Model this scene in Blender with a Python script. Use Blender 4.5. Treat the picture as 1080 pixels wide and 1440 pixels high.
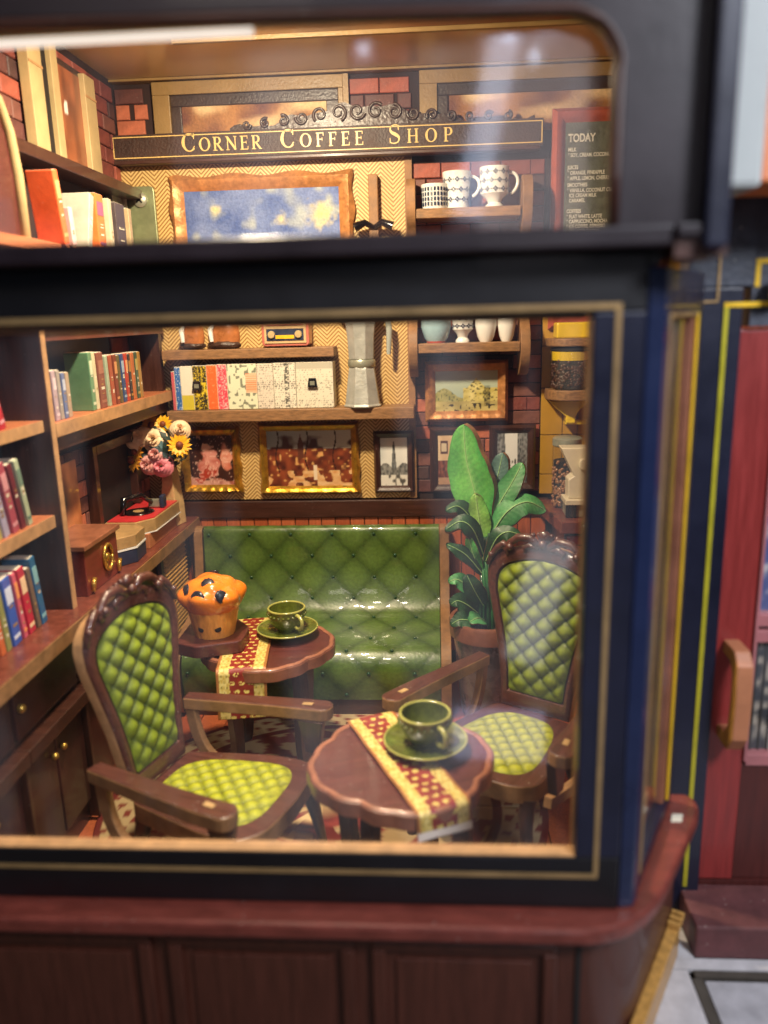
import bpy, bmesh, math, random
import numpy as np
from mathutils import Vector, Matrix
for o in list(bpy.data.objects): bpy.data.objects.remove(o)
S = bpy.context.scene
C = S.collection
R = math.radians
random.seed(7)
LIFT = 2.25            # everything below is written with the camera's height as z = 0; the floor is at -2.25

# ---------------------------------------------------------------- camera, world, lamps, exposure
cd = bpy.data.cameras.new('camera'); cam = bpy.data.objects.new('camera', cd); C.objects.link(cam); S.camera = cam
yaw, pitch, roll = 0.0667378, 0.2383247, 0.0262727
fw = Vector((-math.sin(yaw)*math.cos(pitch), math.cos(yaw)*math.cos(pitch), -math.sin(pitch)))
rt = Vector((math.cos(yaw), math.sin(yaw), 0)); dn = fw.cross(rt)
r2 = rt*math.cos(roll) + dn*math.sin(roll); d2 = -rt*math.sin(roll) + dn*math.cos(roll)
M = Matrix((r2, -d2, -fw)).transposed().to_4x4(); M.translation = Vector((0, 0, LIFT)); cam.matrix_world = M
cd.sensor_fit = 'VERTICAL'; cd.sensor_height = 36; cd.sensor_width = 27; cd.lens = 1132.13/1440*36
cd.clip_start = 0.05; cd.clip_end = 200
cd.dof.use_dof = True; cd.dof.focus_distance = 4.3; cd.dof.aperture_fstop = 0.70; cd.dof.aperture_blades = 0

w = bpy.data.worlds.new('World'); S.world = w; w.use_nodes = True
w.node_tree.nodes['Background'].inputs[0].default_value = (0.30, 0.34, 0.45, 1)
w.node_tree.nodes['Background'].inputs[1].default_value = 0.12

def area(name, loc, target, size, power, col, sy=None, spread=180):
    l = bpy.data.lights.new(name, 'AREA'); l.energy = power; l.color = col
    l.shape = 'RECTANGLE'; l.size = size; l.size_y = sy or size; l.spread = R(spread)
    o = bpy.data.objects.new(name, l); C.objects.link(o); o.location = Vector(loc) + Vector((0, 0, LIFT))
    o.rotation_euler = (Vector(target) - Vector(loc)).to_track_quat('-Z', 'Y').to_euler()
    o['is_lamp'] = 1
    return o
def spot(name, loc, r, power, col):
    l = bpy.data.lights.new(name, 'POINT'); l.energy = power; l.color = col; l.shadow_soft_size = r
    o = bpy.data.objects.new(name, l); C.objects.link(o); o.location = Vector(loc) + Vector((0, 0, LIFT)); o['is_lamp'] = 1
    return o
area('ceiling_led', (-0.75, 3.3, 1.27), (-0.75, 4.35, -1.3), 0.16, 130, (1.0, 0.81, 0.55))
area('front_led', (-0.6, 2.35, 0.9), (-0.42, 3.0, -1.7), 0.2, 13, (1.0, 0.87, 0.66), spread=75)  # added unseen fill aimed at the chair seats
area('shop_light_right', (2.6, -0.6, 2.2), (0.8, 2.2, -1.6), 1.0, 270, (0.88, 0.92, 1.0))
area('hall_light', (-1.5, -3.0, 3.0), (-0.5, 2.0, -0.8), 1.2, 36, (1.0, 0.88, 0.76))
area('hall_tube', (0.46, -3.0, 1.60), (0.3, 2.0, 0.9), 0.24, 2.4, (0.66, 0.76, 1.0), sy=1.7, spread=120).rotation_euler.rotate_axis('Z', R(-13))  # added lamp, mirrored in the glass as a slanted bluish streak
area('hall_tube_wide', (0.85, -3.4, 1.3), (0.4, 2.0, 0.7), 0.9, 4.2, (0.9, 0.82, 0.86), sy=1.8, spread=120)  # added soft lamp, mirrored as a broad haze across the panes
area('display_lamp', (0.60, -0.6, -1.70), (0.4, 2.0, -1.2), 0.24, 0.55, (0.95, 0.95, 1.0), sy=0.75, spread=120).rotation_euler.rotate_axis('Z', R(-14))  # added lamp, mirrored as the pale patch over the right chair
area('display_lamp_low', (0.30, 0.35, -2.05), (0.2, 2.0, -1.4), 0.45, 0.4, (0.62, 0.66, 1.0), sy=0.25, spread=120)  # added dim lamp for the bluish haze low in the glass
for i, (x, y, z) in enumerate(((-0.55, -3.2, 2.10), (0.62, -3.2, 2.16), (0.86, -3.2, 2.22), (0.98, -3.3, 2.24), (0.82, -3.2, 1.99))):
    spot('hall_spot', (x, y, z), 0.05, 1.3, (0.65, 0.78, 1.0))
spot('ceiling_bulb', (-0.75, 3.15, 1.10), 0.06, 5, (1.0, 0.80, 0.56))  # added unseen point fill to brighten the ceiling and upper walls
S.view_settings.view_transform = 'Standard'; S.view_settings.look = 'None'
S.view_settings.exposure = 0.0; S.view_settings.gamma = 1.0

# ---------------------------------------------------------------- materials
def lin(c):
    return tuple((x/12.92 if x <= 0.04045 else ((x+0.055)/1.055)**2.4) for x in c)
def hx(s): return lin(tuple(int(s[i:i+2], 16)/255 for i in (0, 2, 4)))
class NT:
    def __init__(s, name):
        s.m = bpy.data.materials.new(name); s.m.use_nodes = True; s.t = s.m.node_tree; s.n = s.t.nodes; s.b = s.n['Principled BSDF']
    def new(s, typ, **k):
        n = s.n.new(typ)
        for a, v in k.items():
            if a.startswith('i_'): n.inputs[a[2:].replace('_', ' ')].default_value = v
            else: setattr(n, a, v)
        return n
    def l(s, a, b): s.t.links.new(a, b)
    def math(s, op, a, b=None, c=None):
        n = s.n.new('ShaderNodeMath'); n.operation = op
        for i, v in enumerate((a, b, c)):
            if v is None: continue
            if isinstance(v, (int, float)): n.inputs[i].default_value = v
            else: s.l(v, n.inputs[i])
        return n.outputs[0]
    def mix(s, f, a, b):
        n = s.n.new('ShaderNodeMix'); n.data_type = 'RGBA'
        for k, v in ((0, f), (6, a), (7, b)):
            if isinstance(v, (int, float)): n.inputs[k].default_value = v
            elif isinstance(v, tuple): n.inputs[k].default_value = (*v[:3], 1)
            else: s.l(v, n.inputs[k])
        return n.outputs[2]
def mat(name, col, rough=0.5, var=0.25, scale=6, grain=None, bump=0.15, bscale=60, metal=0.0, coat=0.0, dust=0.0, rvar=0.15, spec=0.5, trans=0, coatr=0.08):
    k = NT(name); tc = k.new('ShaderNodeTexCoord').outputs['Object']
    src = tc
    if grain:
        mp = k.new('ShaderNodeMapping'); mp.inputs['Scale'].default_value = grain; k.l(tc, mp.inputs[0]); src = mp.outputs[0]
    n1 = k.new('ShaderNodeTexNoise', i_Scale=scale, i_Detail=6.0, i_Roughness=0.65); k.l(src, n1.inputs['Vector'])
    rmp = k.new('ShaderNodeMapRange'); rmp.inputs[1].default_value = 0.3; rmp.inputs[2].default_value = 0.7; k.l(n1.outputs[0], rmp.inputs[0])
    lo = tuple(c*(1-var) for c in col); hi = tuple(min(1, c*(1+var*0.9)) for c in col)
    cc = k.mix(rmp.outputs[0], lo, hi)
    if dust:
        n3 = k.new('ShaderNodeTexNoise', i_Scale=90.0, i_Detail=2.0); k.l(tc, n3.inputs['Vector'])
        f = k.math('MULTIPLY', k.math('GREATER_THAN', n3.outputs[0], 0.735), dust*.6)
        cc = k.mix(f, cc, (0.75, 0.68, 0.6))
    k.l(cc, k.b.inputs['Base Color'])
    k.b.inputs['Metallic'].default_value = metal
    rr = k.new('ShaderNodeMapRange'); rr.inputs[3].default_value = max(0.02, rough-rvar); rr.inputs[4].default_value = min(1, rough+rvar)
    n2 = k.new('ShaderNodeTexNoise', i_Scale=bscale, i_Detail=4.0); k.l(src if grain else tc, n2.inputs['Vector'])
    k.l(n1.outputs[0], rr.inputs[0]); k.l(rr.outputs[0], k.b.inputs['Roughness'])
    if bump:
        bp = k.new('ShaderNodeBump'); bp.inputs['Strength'].default_value = bump; bp.inputs['Distance'].default_value = 0.004
        k.l(n2.outputs[0], bp.inputs['Height']); k.l(bp.outputs[0], k.b.inputs['Normal'])
    k.b.inputs['Coat Weight'].default_value = coat; k.b.inputs['Coat Roughness'].default_value = coatr
    k.b.inputs['Specular IOR Level'].default_value = spec
    if trans: k.b.inputs['Transmission Weight'].default_value = trans
    return k.m
def attr_mat(name, rough=0.4, coat=0.0, bump=0.1, bscale=70, grainy=0.0, spec=0.5):
    k = NT(name); a = k.new('ShaderNodeVertexColor', layer_name='Col'); tc = k.new('ShaderNodeTexCoord').outputs['Object']
    n = k.new('ShaderNodeTexNoise', i_Scale=float(bscale), i_Detail=5.0); k.l(tc, n.inputs['Vector'])
    col = a.outputs[0]
    if grainy:
        mr = k.new('ShaderNodeMapRange'); mr.inputs[1].default_value = 0.35; mr.inputs[2].default_value = 0.65; mr.inputs[3].default_value = 1-grainy; mr.inputs[4].default_value = 1+grainy
        k.l(n.outputs[0], mr.inputs[0])
        vm = k.new('ShaderNodeVectorMath', operation='SCALE'); k.l(col, vm.inputs[0]); k.l(mr.outputs[0], vm.inputs[3]); col = vm.outputs[0]
    k.l(col, k.b.inputs['Base Color']); k.b.inputs['Roughness'].default_value = rough; k.b.inputs['Coat Weight'].default_value = coat
    k.b.inputs['Specular IOR Level'].default_value = spec
    bp = k.new('ShaderNodeBump'); bp.inputs['Strength'].default_value = bump; bp.inputs['Distance'].default_value = 0.004
    k.l(n.outputs[0], bp.inputs['Height']); k.l(bp.outputs[0], k.b.inputs['Normal'])
    return k.m
def glass_mat(name, tint=(1, 1, 1), rough=0.0, dust_haze=0.03, streak=(2, 2, 0.6)):
    # thin pane: mostly lets light through, fresnel reflection, faint dust plus reflection haze put in as pale diffuse
    k = NT(name); out = k.n['Material Output']; k.n.remove(k.b)
    tr = k.new('ShaderNodeBsdfTransparent'); tr.inputs[0].default_value = (*tint, 1)
    gl = k.new('ShaderNodeBsdfGlossy'); gl.inputs['Roughness'].default_value = rough
    df = k.new('ShaderNodeBsdfDiffuse'); df.inputs[0].default_value = (0.75, 0.78, 0.85, 1)
    ge = k.new('ShaderNodeNewGeometry'); vd = k.new('ShaderNodeVectorMath', operation='DOT_PRODUCT'); k.l(ge.outputs['Normal'], vd.inputs[0]); k.l(ge.outputs['Incoming'], vd.inputs[1])
    om = k.math('SUBTRACT', 1.0, k.math('ABSOLUTE', vd.outputs['Value'])); fres = k.math('MULTIPLY_ADD', k.math('POWER', om, 5.0), 0.95, 0.045)
    m1 = k.new('ShaderNodeMixShader'); k.l(fres, m1.inputs[0]); k.l(tr.outputs[0], m1.inputs[1]); k.l(gl.outputs[0], m1.inputs[2])
    tc = k.new('ShaderNodeTexCoord').outputs['Object']; mp = k.new('ShaderNodeMapping'); mp.inputs['Scale'].default_value = streak; k.l(tc, mp.inputs[0])
    n = k.new('ShaderNodeTexNoise', i_Scale=2.0, i_Detail=4.0); k.l(mp.outputs[0], n.inputs['Vector'])
    mr = k.new('ShaderNodeMapRange'); mr.inputs[1].default_value = 0.45; mr.inputs[2].default_value = 0.75; mr.inputs[4].default_value = dust_haze; k.l(n.outputs[0], mr.inputs[0])
    m2 = k.new('ShaderNodeMixShader'); k.l(mr.outputs[0], m2.inputs[0]); k.l(m1.outputs[0], m2.inputs[1]); k.l(df.outputs[0], m2.inputs[2])
    k.l(m2.outputs[0], out.inputs[0])
    return k.m
def chevron_mat():
    k = NT('herringbone_paper'); tc = k.new('ShaderNodeTexCoord').outputs['Object']; sp = k.new('ShaderNodeSeparateXYZ'); k.l(tc, sp.inputs[0])
    x, z = sp.outputs[0], sp.outputs[2]
    tri = k.math('PINGPONG', x, 0.07)
    ph = k.math('MULTIPLY', k.math('ADD', z, tri), 1/0.024)
    fr = k.math('FRACT', ph)
    st = k.math('ABSOLUTE', k.math('SUBTRACT', fr, 0.5))
    mr = k.new('ShaderNodeMapRange'); mr.inputs[1].default_value = 0.14; mr.inputs[2].default_value = 0.32; k.l(st, mr.inputs[0])
    n = k.new('ShaderNodeTexNoise', i_Scale=3.0, i_Detail=5.0); k.l(tc, n.inputs['Vector'])
    a = k.mix(mr.outputs[0], hx('86602a'), hx('e6c584'))
    k.l(k.mix(k.math('MULTIPLY', n.outputs[0], 0.5), a, hx('a9803f')), k.b.inputs['Base Color'])
    k.b.inputs['Roughness'].default_value = 0.5
    bp = k.new('ShaderNodeBump'); bp.inputs['Strength'].default_value = 0.3; bp.inputs['Distance'].default_value = 0.003; k.l(mr.outputs[0], bp.inputs['Height']); k.l(bp.outputs[0], k.b.inputs['Normal'])
    return k.m
MT = {}
def D(n, *a, **k): MT[n] = mat(n, *a, **k); return MT[n]
GX, GY, GZ = (1, 14, 14), (14, 1, 14), (14, 14, 1)
D('dark_wood', hx('40231a'), 0.38, 0.4, 5, GX, coat=.3, dust=.3)
D('dark_wood_z', hx('3c2119'), 0.38, 0.4, 5, GZ, coat=.3, dust=.3)
D('mahogany', hx('572b26'), 0.36, 0.35, 6, GX, coat=.35, dust=.5)
D('chair_wood', hx('512d25'), 0.34, 0.4, 5, GX, coat=.45, dust=.7)
D('shelf_wood', hx('8a6541'), 0.5, 0.45, 9, (2, 10, 10), bump=.4, dust=.3)
D('cut_edge', hx('b48a5e'), 0.6, 0.3, 12, None, bump=.3)
D('cut_edge_dark', hx('8b6540'), 0.6, 0.35, 12, None, bump=.3)
D('shelf_edge_red', hx('b8704a'), 0.45, 0.25, 8, GY, coat=.2)
D('plank_orange', hx('b8613a'), 0.45, 0.3, 7, GZ, coat=.15)
D('plank_orange_b', hx('a5512f'), 0.45, 0.3, 7, GZ, coat=.15)
D('mortar', hx('2f1c1a'), 0.85, 0.3, 20)
for i, c in enumerate(('9a5040', '7a3d36', '5c3532', 'b5664a', '74483f', '49302f')): D('brick_%d' % i, hx(c), 0.6, 0.35, 14, None, bump=.7, bscale=45, dust=.4)
D('black_paint', hx('0d0c11'), 0.42, 0.3, 5, bump=.1, coat=.1)
D('navy_paint', hx('12152a'), 0.38, 0.3, 5, bump=.1, coat=.25)
D('fascia_paint', hx('1d1119'), 0.42, 0.3, 5, bump=.1, coat=.15)
D('gold_line', hx('a8895c'), 0.4, 0.2, 9, metal=.4)
D('gold_bright', hx('e0b52a'), 0.35, 0.2, 9, metal=.2)
D('olive_gold', hx('b3a92c'), 0.35, 0.2, 9, metal=.2)
D('gold_frame', hx('c3952e'), 0.32, 0.35, 25, metal=.75, bump=.6, bscale=50)
D('copper_frame', hx('b97f4a'), 0.4, 0.35, 25, metal=.3, bump=.6, bscale=60)
D('sill_red', hx('70332a'), 0.42, 0.3, 5, (2, 6, 6), coat=.25, dust=.5)
D('bay_panel', hx('4a2419'), 0.45, 0.3, 5, GZ, coat=.15)
D('door_red', hx('882c29'), 0.4, 0.25, 4, GZ, coat=.2)
D('door_dark', hx('4e211d'), 0.45, 0.3, 4, GZ)
D('door_pink', hx('a8686a'), 0.45, 0.2, 4)
D('ceiling', hx('d2b48c'), 0.35, 0.12, 2, bump=.25, bscale=90, coat=.2)
D('cream', hx('b59e72'), 0.5, 0.2, 5, dust=.2)
D('black_gloss', hx('141216'), 0.2, 0.2, 5, coat=.5)
D('near_black', hx('1c1614'), 0.7, 0.2, 5)
D('white_china', hx('e6e6e2'), 0.22, 0.05, 5, coat=.5, bump=.03)
D('blue_print', hx('27324e'), 0.3, 0.2, 30, bump=0)
D('blue_china', hx('9fc0cc'), 0.25, 0.1, 8, coat=.5, bump=.03)
D('red_china', hx('a84432'), 0.3, 0.1, 8, coat=.5, bump=.03)
D('aluminium', hx('b4b6b0'), 0.36, 0.2, 12, metal=.35, bump=.5)
D('clear_grip', hx('9fa49c'), 0.25, 0.1, 9, coat=.6)
D('steel', hx('a8aa98'), 0.36, 0.2, 9, metal=.5, bump=.3)
D('post_blue', hx('172140'), 0.3, 0.25, 4, bump=.1, coat=.4)
D('hinge', hx('8e9672'), 0.42, 0.25, 9, metal=.55, bump=.3)
D('leaf_bright', hx('3f9a45'), 0.38, 0.28, 10, coat=.25, bump=.25)
D('leaf_lime', hx('7cb84a'), 0.38, 0.25, 10, coat=.25, bump=.25)
D('leaf_mid', hx('2c6a38'), 0.38, 0.3, 10, coat=.25, bump=.25)
D('leaf_dark', hx('1b4426'), 0.38, 0.35, 10, coat=.25, bump=.25)
D('leaf_blue', hx('42655c'), 0.38, 0.3, 10, coat=.25, bump=.25)
D('rib', hx('a5cf86'), 0.45, 0.1, 10)
D('cup_green', hx('5a6222'), 0.18, 0.45, 22, coat=.9, bump=.35, bscale=70, coatr=.05)
D('cup_rim', hx('a3a254'), 0.2, 0.2, 20, coat=.9, coatr=.05)
D('muffin_top', hx('f58420'), 0.28, 0.22, 7, coat=.5, bump=.15, bscale=25)
D('table_edge', hx('8f5a42'), 0.4, 0.35, 9, coat=.3)
D('slate_paint', hx('3d414d'), 0.45, 0.4, 16, bump=.4, dust=.9)
D('step_stone', hx('5c3536'), 0.55, 0.35, 8, bump=.3, dust=.6)
D('muffin_paper', hx('efa148'), 0.38, 0.22, 6, GZ, coat=.35)
D('berry', hx('20222e'), 0.3, 0.4, 30, coat=.5, bump=.6, bscale=40)
D('terracotta', hx('80503c'), 0.4, 0.3, 9, coat=.3)
D('pot_dark', hx('57494a'), 0.28, 0.6, 12, coat=.6, bump=.8, bscale=18)
D('soil', hx('2b1d16'), 0.9, 0.4, 30, bump=1)
D('yellow_wall', hx('b98c2c'), 0.5, 0.15, 4, bump=.1)
D('yellow', hx('e6c31e'), 0.4, 0.12, 6, coat=.2)
D('bean', hx('4b2a1c'), 0.35, 0.4, 30, coat=.3)
D('bean_light', hx('9a6c4c'), 0.4, 0.3, 30, coat=.3)
D('grinder_white', hx('d6cbb2'), 0.35, 0.12, 5, coat=.3)
D('counter_red', hx('a6362c'), 0.42, 0.2, 5, GZ, coat=.2)
D('counter_top', hx('6e3a2e'), 0.35, 0.35, 5, (4, 4, 4), coat=.3, dust=.6)
D('record_red', hx('c9363a'), 0.4, 0.15, 7, coat=.2)
D('case_tan', hx('a8875a'), 0.5, 0.3, 12, bump=.4)
D('case_navy', hx('28324a'), 0.4, 0.3, 12)
D('case_pink', hx('b27350'), 0.5, 0.15, 8)
D('vase_tan', hx('c9a877'), 0.5, 0.25, 14, bump=.4)
D('drawer_red', hx('743028'), 0.42, 0.25, 6, GY, coat=.2)
D('cab_red', hx('381611'), 0.45, 0.25, 6, GZ, coat=.2)  # cabinet red darkened to stand in for deep shade at the lower left
D('brass', hx('d0a750'), 0.3, 0.2, 12, metal=.8)
D('petal_yellow', hx('f2b415'), 0.5, 0.15, 12); D('petal_gold', hx('e8a032'), 0.5, 0.25, 12)
D('petal_cream', hx('efd0a8'), 0.5, 0.12, 12); D('petal_pink', hx('ecaaa4'), 0.5, 0.15, 12); D('petal_rose', hx('e58a98'), 0.5, 0.15, 12)
D('foliage_grey', hx('5a7a80'), 0.5, 0.3, 12); D('foliage_dark', hx('22352e'), 0.5, 0.3, 12); D('seed', hx('7c3a1c'), 0.6, 0.4, 30)
D('paper', hx('d9d2bf'), 0.6, 0.1, 20)
D('pavement', hx('a9a7ac'), 0.6, 0.2, 14, bump=.4); D('pavement_dark', hx('4c463f'), 0.6, 0.3, 14, bump=.4); D('pavement_light', hx('bdbabd'), 0.6, 0.2, 14, bump=.4)
D('white_wall', hx('9fa3a2'), 0.6, 0.12, 2, bump=.1)
D('orange_card', hx('d47a48'), 0.5, 0.2, 4)
D('gold_base', hx('b98a48'), 0.42, 0.35, 6, (6, 6, 2), coat=.2)
D('chalk', hx('d5d3c4'), 0.7, 0.15, 60); D('chalkboard', hx('5e6258'), 0.45, 0.35, 28, bump=1, bscale=70); D('chalk_frame', hx('a5503a'), 0.4, 0.3, 10, bump=.6, bscale=60, dust=.7)  # chalkboard grey lightened to stand in for glare
D('sign_face', hx('3a241b'), 0.55, 0.35, 12, bump=1, bscale=70); D('sign_gold', hx('e2bf76'), 0.4, 0.15, 10); D('carving', hx('3d2a20'), 0.36, 0.4, 20, bump=.8, bscale=50, coat=.2)
D('amber', hx('a8683a'), 0.3, 0.5, 9, coat=.6)
D('cane', hx('b58a48'), 0.5, 0.3, 20)
D('radio_cream', hx('c7a87c'), 0.4, 0.1, 10, coat=.3); D('radio_pink', hx('b9685a'), 0.4, 0.1, 10, coat=.3)
D('niche_cream', hx('8f7348'), 0.42, 0.15, 6, bump=.5, bscale=70); D('niche_dark', hx('3a2a22'), 0.4, 0.3, 6, bump=.6, bscale=70)
MT['chevron'] = chevron_mat()
MT['print'] = attr_mat('printed_card', 0.33, 0.25)
MT['print_rough'] = attr_mat('textured_print', 0.65, 0.0, 0.9, 70, .12)
MT['cloth'] = attr_mat('printed_cloth', 0.45, 0.15, .15)
MT['leather'] = attr_mat('green_leather', 0.36, 0.45, 0.3, 60, .15)
MT['velvet'] = attr_mat('green_velvet', 0.62, 0.04, .15, 60, .12)
MT['rug'] = attr_mat('rug', .7, 0, .3)
MT['glass'] = glass_mat('window_glass', rough=0.07, dust_haze=0.06)
MT['jar_glass'] = glass_mat('jar_glass', (.95, .96, .95), 0.05, 0.12)

# ---------------------------------------------------------------- mesh helpers
OFF = {}
LAST = [None]
class MB:
    def __init__(s): s.v = []; s.f = []; s.mi = []; s.cols = None; s.sm = False
    def add(s, vs, fs, mi=0):
        b = len(s.v); s.v += [tuple(v) for v in vs]; s.f += [tuple(i+b for i in f) for f in fs]; s.mi += [mi]*len(fs); return s
    def box(s, x0, x1, y0, y1, z0, z1, mi=0):
        return s.add([(x, y, z) for z in (z0, z1) for y in (y0, y1) for x in (x0, x1)],
                     [(0, 2, 3, 1), (4, 5, 7, 6), (0, 1, 5, 4), (2, 6, 7, 3), (0, 4, 6, 2), (1, 3, 7, 5)], mi)
    def obox(s, c, ax, ay, az, mi=0):     # oriented box: centre, half-vectors
        c, ax, ay, az = map(Vector, (c, ax, ay, az))
        return s.add([c+ax*i+ay*j+az*k for k in (-1, 1) for j in (-1, 1) for i in (-1, 1)],
                     [(0, 2, 3, 1), (4, 5, 7, 6), (0, 1, 5, 4), (2, 6, 7, 3), (0, 4, 6, 2), (1, 3, 7, 5)], mi)
    def prism(s, poly, a, b, axis='z', mi=0, mis=None, back=True):   # poly of 2D points extruded along axis from a to b
        def P(p, t):
            return {'z': (p[0], p[1], t), 'y': (p[0], t, p[1]), 'x': (t, p[0], p[1])}[axis]
        n = len(poly); vs = [P(p, a) for p in poly] + [P(p, b) for p in poly]
        area2 = sum(poly[i][0]*poly[(i+1) % n][1]-poly[(i+1) % n][0]*poly[i][1] for i in range(n))
        flip = (area2 < 0) ^ (b < a) ^ (axis == 'y')
        side = [(i, (i+1) % n, n+(i+1) % n, n+i) for i in range(n)]; caps = [tuple(range(n))[::-1], tuple(range(n, 2*n))]
        if flip: side = [f[::-1] for f in side]; caps = [f[::-1] for f in caps]
        s.add(vs, side, mi if mis is None else mis); b0 = len(s.v)-2*n
        for c in caps: s.f.append(tuple(i+b0 for i in c)); s.mi.append(mi)
        return s
    def lathe(s, prof, c=(0, 0, 0), n=40, mi=0, cap=True, sx=1, sy=1, rot=0):
        b = len(s.v); m = len(prof)
        for r, z in prof:
            for i in range(n):
                a = 2*math.pi*i/n+rot; s.v.append((c[0]+r*sx*math.cos(a), c[1]+r*sy*math.sin(a), c[2]+z))
        for j in range(m-1):
            for i in range(n):
                s.f.append((b+j*n+i, b+j*n+(i+1) % n, b+(j+1)*n+(i+1) % n, b+(j+1)*n+i)); s.mi.append(mi)
        if cap:
            s.f.append(tuple(b+i for i in range(n))[::-1]); s.mi.append(mi); s.f.append(tuple(b+(m-1)*n+i for i in range(n))); s.mi.append(mi)
        return s
    def tube(s, pts, r, n=10, mi=0, flat=None):
        pts = [Vector(p) for p in pts]; b = len(s.v); rs = r if isinstance(r, (list, tuple)) else [r]*len(pts)
        up = None
        for i, p in enumerate(pts):
            t = (pts[min(i+1, len(pts)-1)]-pts[max(i-1, 0)]).normalized()
            if up is None: up = Vector((0, 0, 1)) if abs(t.z) < .9 else Vector((1, 0, 0))
            sd = t.cross(up).normalized(); up = sd.cross(t).normalized()
            for k in range(n):
                a = 2*math.pi*k/n
                s.v.append(tuple(p+sd*math.cos(a)*rs[i]*(flat or 1)+up*math.sin(a)*rs[i]))
        for i in range(len(pts)-1):
            for k in range(n): s.f.append((b+i*n+k, b+i*n+(k+1) % n, b+(i+1)*n+(k+1) % n, b+(i+1)*n+k)); s.mi.append(mi)
        s.f.append(tuple(b+i for i in range(n))[::-1]); s.mi.append(mi); e = b+(len(pts)-1)*n; s.f.append(tuple(e+i for i in range(n))); s.mi.append(mi)
        return s
    def ball(s, c, r, n=12, m=8, mi=0, sc=(1, 1, 1)):
        prof = [(math.sin(math.pi*(j+.02)/(m+.04))*r, -math.cos(math.pi*(j+.02)/(m+.04))*r) for j in range(m+1)]
        b = len(s.v); s.lathe(prof, (0, 0, 0), n, mi)
        for i in range(b, len(s.v)):
            v = s.v[i]; s.v[i] = (c[0]+v[0]*sc[0], c[1]+v[1]*sc[1], c[2]+v[2]*sc[2])
        return s
    def build(s, name, mats, parent=None, smooth=False, bevel=0, world=True, origin=None, recalc=True):
        if not isinstance(mats, (list, tuple)): mats = [mats]
        mats = [MT[m] if isinstance(m, str) else m for m in mats]
        V = np.array(s.v, dtype=float)
        if parent is None:
            off = Vector(origin) if origin is not None else Vector(((V[:, 0].min()+V[:, 0].max())/2, (V[:, 1].min()+V[:, 1].max())/2, V[:, 2].min()))
        else:
            off = OFF.get(parent.name, Vector((0, 0, 0))) if world else Vector((0, 0, 0))
        V = V - np.array(off)
        me = bpy.data.meshes.new(name); me.from_pydata(V.tolist(), [], s.f); me.update()
        for m in mats: me.materials.append(m)
        me.polygons.foreach_set('material_index', s.mi)
        if s.cols is not None:
            ca = me.color_attributes.new('Col', 'FLOAT_COLOR', 'POINT')
            c4 = np.ones((len(s.v), 4)); c4[:, :3] = np.clip(np.array(s.cols), 0, 1); ca.data.foreach_set('color', c4.ravel())
        if recalc:
            bm = bmesh.new(); bm.from_mesh(me); bmesh.ops.recalc_face_normals(bm, faces=bm.faces); bm.to_mesh(me); bm.free()
        o = bpy.data.objects.new(name, me); C.objects.link(o); LAST[0] = o
        if smooth:
            me.polygons.foreach_set('use_smooth', [True]*len(me.polygons))
            if smooth != 'all':
                try: me.set_sharp_from_angle(angle=R(smooth if isinstance(smooth, (int, float)) and smooth > 1 else 40))
                except Exception: pass
        if bevel:
            b = o.modifiers.new('bevel', 'BEVEL'); b.width = bevel; b.segments = 2; b.limit_method = 'ANGLE'; b.angle_limit = R(35)
        if parent is None: o.location = off; OFF[o.name] = off
        else:
            o.parent = parent; OFF[o.name] = off if world else Vector((0, 0, 0))
        return o
def B(*a): return MB().box(*a)
def thing(name, label, cat, loc=(0, 0, 0), rz=0, group=None):
    o = bpy.data.objects.new(name, None); o.empty_display_size = .05; C.objects.link(o); o.location = loc; o.rotation_euler = (0, 0, rz)
    o['label'] = label; o['category'] = cat
    if group: o['group'] = group
    OFF[o.name] = Vector(loc); return o
def tag(o, label, cat, group=None):
    o['label'] = label; o['category'] = cat
    if group: o['group'] = group
    return o
def st(o): o['kind'] = 'structure'; return o
def stuff(o): o['kind'] = 'stuff'; return o
def copy_tree(o, parent=None):
    c = o.copy(); C.objects.link(c)
    if parent: c.parent = parent
    OFF[c.name] = Vector(o.location)
    for ch in list(o.children): copy_tree(ch, c)
    return c
# noise for prints
def vnoise(seed):
    g = np.random.RandomState(seed).rand(64, 64)
    def f(x, y):
        xi = math.floor(x); yi = math.floor(y); fx = x-xi; fy = y-yi; fx = fx*fx*(3-2*fx); fy = fy*fy*(3-2*fy)
        a = g[xi % 64][yi % 64]; b = g[(xi+1) % 64][yi % 64]; c = g[xi % 64][(yi+1) % 64]; d = g[(xi+1) % 64][(yi+1) % 64]
        return (a*(1-fx)+b*fx)*(1-fy)+(c*(1-fx)+d*fx)*fy
    return f
N1, N2, N3 = vnoise(1), vnoise(2), vnoise(3)
def mixc(a, b, t): t = max(0, min(1, t)); return tuple(a[i]*(1-t)+b[i]*t for i in range(3))
def sheet(name, P, nu, nv, fn, m, parent=None, smooth=True, two=None, **k):
    """P(u,v)->xyz ; fn(u,v)->linear colour"""
    mb = MB(); mb.cols = []
    for j in range(nv+1):
        for i in range(nu+1):
            u, v = i/nu, j/nv; mb.v.append(tuple(P(u, v))); mb.cols.append(fn(u, v))
    for j in range(nv):
        for i in range(nu):
            a = j*(nu+1)+i; mb.f.append((a, a+1, a+nu+2, a+nu+1)); mb.mi.append(0)
    return mb.build(name, m, parent, smooth='all' if smooth else False, recalc=False, **k)
def xz_print(name, x0, x1, y, z0, z1, nu, nv, fn, parent, m='print'):
    return sheet(name, lambda u, v: (x0+(x1-x0)*u, y, z0+(z1-z0)*v), nu, nv, fn, m, parent, smooth=False)
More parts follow.
